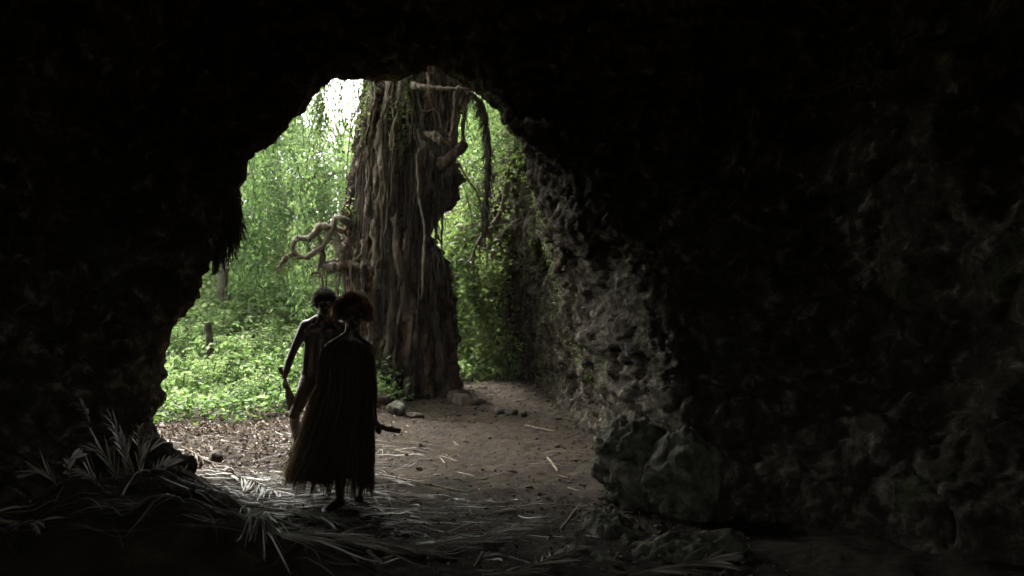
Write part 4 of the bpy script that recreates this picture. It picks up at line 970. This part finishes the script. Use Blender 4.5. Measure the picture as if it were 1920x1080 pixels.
def head_parts(c, yaw, s=1.0):
    """head centre c; faces -Y turned by yaw"""
    ca, sa = math.cos(yaw), math.sin(yaw)
    def L(x, y, z): return (c[0] + (x * ca - y * sa) * s, c[1] + (x * sa + y * ca) * s, c[2] + z * s)
    ell = [(L(0, .01, .02), (.074 * s, .094 * s, .098 * s), (0, 0, yaw)), (L(0, -.025, -.045), (.056 * s, .062 * s, .07 * s), (0, 0, yaw)),
           (L(0, -.055, -.088), (.030 * s, .028 * s, .024 * s), (0, 0, yaw)), (L(0, -.078, .028), (.052 * s, .018 * s, .014 * s), (0, 0, yaw)),
           (L(-.036, -.062, -.028), (.022 * s, .022 * s, .02 * s), (0, 0, yaw)), (L(.036, -.062, -.028), (.022 * s, .022 * s, .02 * s), (0, 0, yaw)),
           (L(-.077, .008, -.012), (.010 * s, .020 * s, .032 * s), (0, 0, yaw)), (L(.077, .008, -.012), (.010 * s, .020 * s, .032 * s), (0, 0, yaw)),
           (L(0, -.084, -.055), (.025 * s, .013 * s, .008 * s), (0, 0, yaw)), (L(0, -.081, -.068), (.022 * s, .013 * s, .008 * s), (0, 0, yaw))]
    caps = [(L(0, -.085, .012), .009 * s, L(0, -.106, -.022), .014 * s), (L(-.014, -.09, -.024), .010 * s, L(.014, -.09, -.024), .010 * s)]
    eyes = [L(-.031, -.073, .006), L(.031, -.073, .006)]
    return caps, ell, eyes
def fist(w_, d, side, palm, s=1.0):
    """closed hand: w_ wrist, d knuckle direction, side across the palm, palm = towards the held thing"""
    w_ = np.array(w_, float); d = np.array(d, float) / np.linalg.norm(d); sd = np.array(side, float) / np.linalg.norm(side); pm = np.array(palm, float) / np.linalg.norm(palm)
    caps = []
    k = w_ + d * .085 * s
    for i_, (o, ln) in enumerate(((-.030, .92), (-.010, 1.0), (.010, .96), (.028, .80))):
        b = w_ + d * .012 + sd * o * .6 * s; kn = k + sd * o * s - d * abs(o) * .15
        caps.append((b, .014 * s, kn, .0115 * s))
        a1 = kn + (d * .4 + pm * .9) * .034 * s * ln; a2 = a1 + (pm * .35 - d * .95) * .026 * s * ln; a3 = a2 + (-d * .6 - pm * .75) * .018 * s * ln
        caps += [(kn, .0112 * s, a1, .0098 * s), (a1, .0098 * s, a2, .009 * s), (a2, .009 * s, a3, .008 * s)]
    t0 = w_ + d * .025 - sd * .030 * s; t1 = t0 + (d * .7 - sd * .5 + pm * .6) * .036 * s; t2_ = t1 + (d * .45 + sd * .75 + pm * .5) * .032 * s
    caps += [(t0, .014 * s, t1, .0115 * s), (t1, .0115 * s, t2_, .0095 * s)]
    return [(tuple(a), b, tuple(c), e) for a, b, c, e in caps]
def foot(ank, toe, s=1.0):
    ank = np.array(ank, float); toe = np.array(toe, float); d = toe - ank; dh = d / np.linalg.norm(d)
    sd = np.cross(dh, [0, 0, 1.]); sd /= np.linalg.norm(sd)
    heel = ank - dh * .035 * s + np.array([0, 0, -.045 * s])
    caps = [(tuple(ank), .036 * s, tuple(heel), .030 * s), (tuple(ank), .034 * s, tuple(ank + d * .72), .024 * s), (tuple(heel), .028 * s, tuple(ank + d * .72 - np.array([0, 0, .005])), .022 * s),
            (tuple(ank + d * .72 - sd * .022), .020 * s, tuple(ank + d * .72 + sd * .024), .018 * s)]
    for o, ln, r in ((-.030, 1.0, .013), (-.012, .98, .010), (.003, .95, .009), (.017, .91, .0085), (.030, .86, .008)):
        caps.append((tuple(ank + d * .74 + sd * o), r * 1.1, tuple(ank + d * ln + sd * o * 1.1 - np.array([0, 0, .004])), r * .85))
    return caps
def hair(m_, c, rx, rz, n, ln, rad, yaw, face=True, flat=1.0):
    ca, sa = math.cos(yaw), math.sin(yaw)
    d = rng.normal(size=(n * 2, 3)); d /= np.linalg.norm(d, axis=1)[:, None]
    k = ~((d[:, 1] < -.45) & (d[:, 2] < .38)) & (d[:, 2] > -.42)
    d = d[k][:n]; n = len(d)
    lump = 1 + .10 * fbm(d * 2.3 + c[0] * 10, 3)
    b = d * np.array([rx, rx * 1.15, rz]) * .75 * lump[:, None]
    t_ = np.linspace(0, 1, 9)
    ph = rng.uniform(0, 6.28, n); e1 = np.cross(d, rng.normal(size=(n, 3))); e1 /= np.linalg.norm(e1, axis=1)[:, None]; e2 = np.cross(d, e1)
    L_ = ln * rng.uniform(.55, 1.15, n)
    pa = b[:, None, :] + d[:, None, :] * (L_[:, None] * t_)[:, :, None] + e1[:, None, :] * (rad * np.cos(ph[:, None] + t_ * 14))[:, :, None] + e2[:, None, :] * (rad * np.sin(ph[:, None] + t_ * 14))[:, :, None]
    pa = pa - np.array([0, 0, .35]) * (L_[:, None] * t_ ** 2)[:, :, None] * np.abs(d[:, None, 0:1])
    x, y = pa[..., 0].copy(), pa[..., 1].copy(); pa[..., 0] = x * ca - y * sa; pa[..., 1] = x * sa + y * ca
    ribbons(m_, pa + np.array(c), .0022)
def core(m_, c, r, yaw):
    bm = bmesh.new(); bmesh.ops.create_icosphere(bm, subdivisions=4, radius=1)
    v = np.array([x.co[:] for x in bm.verts]); f = np.array([[y.index for y in x.verts] for x in bm.faces]); bm.free()
    fr = (v[:, 1] < -.3) & (v[:, 2] < .4)
    v = v * (1 + .10 * fbm(v * 3 + 4, 3))[:, None]
    v[fr] *= np.array([.8, .55, .8]); v = v * np.array(r)
    ca, sa = math.cos(yaw), math.sin(yaw); v = np.column_stack([v[:, 0] * ca - v[:, 1] * sa, v[:, 0] * sa + v[:, 1] * ca, v[:, 2]])
    m_.add(v + np.array(c), f)

# --- man
man = empty("person", (-1.86, 9.6, Hs(-1.86, 9.6)), "bare dark-skinned man with short curly hair, striding behind the woman, holding a club", "person")
hc = P(608, 571, 9.5); hz_ = hc[2]
c1, e1_, eyes = head_parts(hc, .35, .98)
caps = list(c1)
nk = (-1.815, 9.56, 1.44)
caps += [(nk, .064, (hc[0], hc[1] + .02, hc[2] - .05), .060), ((-1.835, 9.575, 1.45), .055, (-1.955, 9.57, 1.40), .04), ((-1.80, 9.575, 1.45), .055, (-1.69, 9.57, 1.40), .04), ((-1.83, 9.58, 1.38), .09, (-1.83, 9.6, 1.18), .095),
         ((-1.905, 9.575, 1.345), .085, (-1.925, 9.59, 1.17), .075), ((-1.755, 9.575, 1.345), .085, (-1.76, 9.59, 1.17), .075),
         ((-1.925, 9.59, 1.17), .074, (-1.945, 9.6, .98), .080), ((-1.78, 9.59, 1.17), .072, (-1.79, 9.6, .98), .078), ((-1.84, 9.59, 1.2), .09, (-1.845, 9.6, .97), .09),
         ((-1.948, 9.61, .93), .088, (-1.79, 9.61, .95), .088),
         ((-1.83, 9.57, 1.42), .055, (-1.98, 9.57, 1.385), .052), ((-1.83, 9.57, 1.42), .055, (-1.67, 9.57, 1.385), .052),
         # image-left arm
         ((-1.985, 9.57, 1.375), .056, (-2.05, 9.58, 1.25), .046), ((-2.05, 9.58, 1.25), .046, (-2.115, 9.6, 1.12), .036),
         ((-2.115, 9.6, 1.12), .037, (-2.145, 9.57, 1.02), .038), ((-2.145, 9.57, 1.02), .038, (-2.175, 9.53, .89), .026),
         # image-right arm
         ((-1.66, 9.57, 1.375), .056, (-1.61, 9.6, 1.22), .044), ((-1.61, 9.6, 1.22), .044, (-1.58, 9.62, 1.09), .036), ((-1.58, 9.62, 1.09), .038, (-1.56, 9.5, .86), .026),
         # trailing leg (image left)
         ((-1.955, 9.61, .88), .088, (-1.985, 9.55, .76), .082), ((-1.985, 9.55, .76), .082, (-2.045, 9.46, .585), .056), ((-2.045, 9.46, .585), .056, (-2.07, 9.46, .53), .052),
         ((-2.07, 9.47, .54), .05, (-2.095, 9.60, .44), .052), ((-2.095, 9.60, .44), .052, (-2.13, 9.86, .25), .032),
         # leading leg
         ((-1.80, 9.6, .90), .09, (-1.78, 9.5, .68), .075), ((-1.78, 9.5, .68), .075, (-1.77, 9.38, .50), .053), ((-1.77, 9.38, .50), .052, (-1.77, 9.42, .36), .052), ((-1.77, 9.42, .36), .052, (-1.77, 9.46, .10), .032)]
gm = Hs(-2.18, 9.78)
caps += foot((-2.13, 9.87, .235), (-2.175, 9.76, gm + .015))
caps += foot((-1.77, 9.46, Hs(-1.77, 9.45) + .085), (-1.79, 9.26, Hs(-1.79, 9.3) + .02))
wr = (-2.178, 9.52, .87)
caps += fist(wr, (.05, -.1, -1), (0, 1, 0), (1, 0, 0))
caps += fist((-1.558, 9.49, .85), (0, -.1, -1), (0, 1, 0), (-1, 0, 0))
body = capsules(caps, e1_ + [((-1.905, 9.515, 1.33), (.078, .03, .05), (0, 0, 0)), ((-1.755, 9.515, 1.33), (.078, .03, .05), (0, 0, 0)), ((-1.91, 9.67, .92), (.07, .07, .08), (0, 0, 0)), ((-1.79, 9.67, .92), (.07, .07, .08), (0, 0, 0))], .008, 5)
bo = body.build("body", M['skin'], man)
m_ = MB(); hcc = hc + np.array([0, .015, .045]); core(m_, hcc, (.078, .095, .085), .35); hair(m_, hcc, .095, .10, 3400, .055, .010, .35)
m_.build("hair", M['hairm'], man)
for e_ in eyes:
    m_ = MB(); tube(m_, np.array([np.array(e_) + [0, .004, 0], np.array(e_) + [0, -.001, 0]]), [.011, .010], 4, 10); m_.build("eye", M['eye'], man)
# club of the man
m_ = MB(); hd = np.array(wr) + np.array([.022, -.008, -.06])
a_ = np.array([P(525, 690, 9.56), P(531, 703, 9.54), hd, P(542, 742, 9.5), P(546, 768, 9.5)])
tube(m_, a_, [.024, .022, .020, .042, .032], 40, 12, .5, .004, .25, 2.0)
tag(m_.build("wooden_club", M['club']), "brown wooden club hanging from the man's fist before the bright plants", "club")

# --- woman
wom = empty("person", (-1.25, 7.6, Hs(-1.25, 7.6)), "woman with a round mass of frizzy brown hair in a long shaggy fibre dress", "person")
WD = 7.6
hc = P(662, 592, WD)
c1, e1_, eyes = head_parts(hc, .45, .95)
caps = list(c1)
caps += [(P(658, 640, WD), .058, (hc[0], hc[1] + .02, hc[2] - .05), .056), (P(650, 634, WD), .05, P(618, 650, WD), .036), (P(664, 634, WD), .05, P(689, 650, WD), .036), (P(655, 655, WD), .075, P(654, 700, WD), .085), (P(636, 660, WD), .06, P(640, 700, WD), .07), (P(672, 660, WD), .06, P(668, 700, WD), .07),
         (P(654, 700, WD), .085, P(650, 745, WD), .08), (P(640, 745, WD), .075, P(660, 745, WD), .075), (P(635, 775, WD), .095, P(662, 775, WD), .095),
         (P(654, 645, WD), .045, P(619, 655, WD), .040), (P(654, 645, WD), .045, P(687, 655, WD), .040),
         # image-left arm
         (P(615, 657, WD), .041, P(611, 690, WD), .036), (P(611, 690, WD), .037, P(611, 722, WD + .03), .031), (P(611, 722, WD + .03), .032, P(612, 748, WD), .032), (P(612, 748, WD), .032, P(614, 785, WD - .05), .022),
         # image-right arm
         (P(689, 657, WD), .041, P(692, 690, WD), .036), (P(692, 690, WD), .037, P(692, 725, WD + .02), .032), (P(692, 725, WD + .02), .033, P(696, 752, WD - .02), .031), (P(696, 752, WD - .02), .031, P(703, 785, WD - .06), .023),
         # legs
         (P(638, 785, WD), .085, P(637, 845, WD - .03), .055), (P(637, 845, WD - .03), .052, P(637, 880, WD), .05), (P(637, 880, WD), .05, (-1.315, 7.6, .11), .030),
         (P(665, 785, WD), .085, P(668, 845, WD + .1), .055), (P(668, 845, WD + .1), .052, (-1.20, 7.8, .3), .048), ((-1.20, 7.8, .3), .048, (-1.20, 7.92, .12), .030)]
g1 = Hs(-1.36, 7.45); g2 = Hs(-1.2, 7.8)
caps += foot((-1.318, 7.60, g1 + .085), (-1.415, 7.43, g1 + .018), .95)
caps += foot((-1.20, 7.92, g2 + .12), (-1.20, 7.76, g2 + .02), .95)
caps += fist(P(614, 788, WD - .05), (.02, -.1, -1), (0, 1, 0), (1, 0, 0), .9)
wr2 = P(704, 788, WD - .06)
caps += fist(wr2, (.45, -.1, -.75), (.3, -.6, .2), (-.3, 0, -.8), .9)
body = capsules(caps, e1_ + [(P(637, 688, WD - .07), (.055, .05, .055), (0, 0, 0)), (P(669, 688, WD - .07), (.055, .05, .055), (0, 0, 0))], .008, 5)
body.build("body", M['skin'], wom)
m_ = MB(); hcc = P(661, 583, WD + .02); core(m_, hcc, (.096, .10, .095), .45); hair(m_, hcc, .122, .116, 8500, .070, .007, .45); hair(m_, hcc + np.array([.04, .03, -.045]), .085, .08, 1200, .07, .007, .45)
ns = 500; aa = rng.uniform(0, 1, ns)     # hair falling at the sides of the face
m_.build("hair", M['hairw'], wom)
for e_ in eyes:
    m_ = MB(); tube(m_, np.array([np.array(e_) + [0, .004, 0], np.array(e_) + [0, -.001, 0]]), [.010, .009], 4, 10); m_.build("eye", M['eye'], wom)
# dress
Ld = np.array([(634, 641), (641, 622), (650, 607), (665, 602), (700, 600), (735, 599), (760, 593), (790, 586), (835, 572), (870, 558), (905, 546), (930, 542)], float)
Rd = np.array([(634, 672), (641, 686), (650, 694), (665, 699), (700, 701), (735, 702), (760, 701), (800, 697), (860, 697), (905, 695), (930, 694)], float)
nz2, nt2 = 60, 90
yv = np.linspace(672, 905, nz2); lx = (np.interp(yv, Ld[:, 0], Ld[:, 1]) + 5 - CX) / F * WD; rx_ = (np.interp(yv, Rd[:, 0], Rd[:, 1]) - 3 - CX) / F * WD
def dress_pt(t, th_, out=0.0):
    """t in 0..1 down the dress, th_ angle"""
    yy = 634 + 288 * t; l_ = (np.interp(yy, Ld[:, 0], Ld[:, 1]) - CX) / F * WD; r_ = (np.interp(yy, Rd[:, 0], Rd[:, 1]) - CX) / F * WD
    c_ = (l_ + r_) / 2; h_ = (r_ - l_) / 2 + out; dp = .055 + .085 * np.minimum(1, t / .12) + .15 * t + out
    return np.stack([c_ + h_ * np.cos(th_), WD + dp * np.sin(th_), EYE - (yy - HZ) / F * WD + 0 * th_], -1)
m_ = MB(); T_, A_ = np.meshgrid(np.linspace(0, .90, 80), np.linspace(0, 2 * np.pi, 120, endpoint=False), indexing='ij')
v = dress_pt(T_.ravel(), A_.ravel(), -.012)
v[:, 2] += .02 * np.sin(A_.ravel() * 5 + 1) * (T_.ravel() > .85)
fold = .012 * np.sin(A_.ravel() * 17 + 3 * T_.ravel()) * T_.ravel() + .012 * fbm(v * np.array([12, 12, 2]), 3)
v[:, 0] += fold * np.cos(A_.ravel()); v[:, 1] += fold * np.sin(A_.ravel())
idx = np.arange(80 * 120).reshape(80, 120); nx_ = np.roll(idx, -1, axis=1)
m_.add(v, np.stack([idx[:-1], nx_[:-1], nx_[1:], idx[1:]], -1).reshape(-1, 4))
m_.build("dress", M['cloth'], wom)
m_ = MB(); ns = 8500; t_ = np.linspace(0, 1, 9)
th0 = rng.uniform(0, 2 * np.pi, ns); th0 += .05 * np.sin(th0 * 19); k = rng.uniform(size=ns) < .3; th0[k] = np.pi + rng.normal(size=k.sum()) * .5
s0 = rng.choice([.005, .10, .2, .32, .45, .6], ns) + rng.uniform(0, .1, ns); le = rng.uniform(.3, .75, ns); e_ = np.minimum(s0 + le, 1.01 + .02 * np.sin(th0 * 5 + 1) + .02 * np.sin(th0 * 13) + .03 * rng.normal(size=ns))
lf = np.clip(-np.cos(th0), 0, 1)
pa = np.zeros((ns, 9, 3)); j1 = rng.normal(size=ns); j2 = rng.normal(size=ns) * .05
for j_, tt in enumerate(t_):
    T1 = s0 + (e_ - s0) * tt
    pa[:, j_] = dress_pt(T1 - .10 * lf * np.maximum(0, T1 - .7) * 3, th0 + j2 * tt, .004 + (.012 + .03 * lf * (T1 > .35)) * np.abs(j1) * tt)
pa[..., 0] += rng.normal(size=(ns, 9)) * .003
ribbons(m_, pa, rng.uniform(.0012, .003, ns), tint=np.clip(rng.normal(.3, .16, ns) + .08 * lf + .55 * lf ** 3 * (s0 > .3), 0, 1))  # left fibres tinted paler, backlight put into their colour
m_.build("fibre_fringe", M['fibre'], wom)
m_ = MB(); hd = wr2 + np.array([.018, -.005, -.038])
a_ = np.array([hd + [-.04, 0, .02], hd, P(728, 805, WD - .08), P(751, 808, WD - .08)])
tube(m_, a_, [.016, .018, .020, .019], 30, 12, .5, .002, .12, 5.0)
tag(m_.build("wooden_baton", M['clubd']), "short dark wooden baton pointing right from the woman's hand", "baton")

# ------------------------------------------------------------------ haze
m, nt, nd, lk = newmat("haze_air"); ou = nd.new("ShaderNodeOutputMaterial"); pv = nd.new("ShaderNodeVolumePrincipled")
pv.inputs["Color"].default_value = (.94, .97, .92, 1); pv.inputs["Density"].default_value = .0008; pv.inputs["Anisotropy"].default_value = .2
lk.new(pv.outputs[0], ou.inputs["Volume"])
bm = bmesh.new(); bmesh.ops.create_cube(bm, size=1, matrix=Matrix.Translation((0, 100, 7.5)) @ Matrix.Diagonal((1700, 1900, 40, 1)))
me = bpy.data.meshes.new("haze"); bm.to_mesh(me); bm.free(); me.materials.append(m)
hz = bpy.data.objects.new("haze", me); COL.objects.link(hz); tag(hz, "pale damp forest air that softens the far trees", kind="stuff")
# ------------------------------------------------------------------ light
wd = bpy.data.worlds.new("World"); scene.world = wd; wd.use_nodes = True
nt = wd.node_tree; nd = nt.nodes; lk = nt.links; nd.clear()
sk = nd.new("ShaderNodeTexSky"); sk.sky_type = 'NISHITA'; sk.sun_disc = False
SE, SR = R(58), R(-35)
sk.sun_elevation = SE; sk.sun_rotation = SR; sk.dust_density = 6; sk.air_density = 1; sk.ozone_density = 1
hs = nd.new("ShaderNodeHueSaturation"); hs.inputs["Saturation"].default_value = .15; hs.inputs["Value"].default_value = 1
bg = nd.new("ShaderNodeBackground"); bg.inputs[1].default_value = .15
wo = nd.new("ShaderNodeOutputWorld")
lk.new(sk.outputs[0], hs.inputs["Color"]); lk.new(hs.outputs[0], bg.inputs[0]); lk.new(bg.outputs[0], wo.inputs[0])
sd = bpy.data.lights.new("sun", 'SUN'); sd.energy = 1.5; sd.angle = R(14); sd.color = (1, .97, .92)
so = bpy.data.objects.new("sun", sd); COL.objects.link(so)
# sun stands over the forest, behind and to the left of the tree
dirv = Vector((math.sin(SR) * math.cos(SE), math.cos(SR) * math.cos(SE), math.sin(SE)))
so.rotation_euler = dirv.to_track_quat('Z', 'Y').to_euler(); so.location = (-10, 20, 20)

scene.view_settings.view_transform = 'Standard'; scene.view_settings.look = 'None'; scene.view_settings.gamma = 1
scene.view_settings.exposure = 2.7
scene.render.engine = 'CYCLES'
cy = scene.cycles; cy.use_denoising = True; cy.max_bounces = 8; cy.diffuse_bounces = 5; cy.transmission_bounces = 4; cy.transparent_max_bounces = 4
cy.sample_clamp_indirect = 6; cy.caustics_reflective = False; cy.caustics_refractive = False
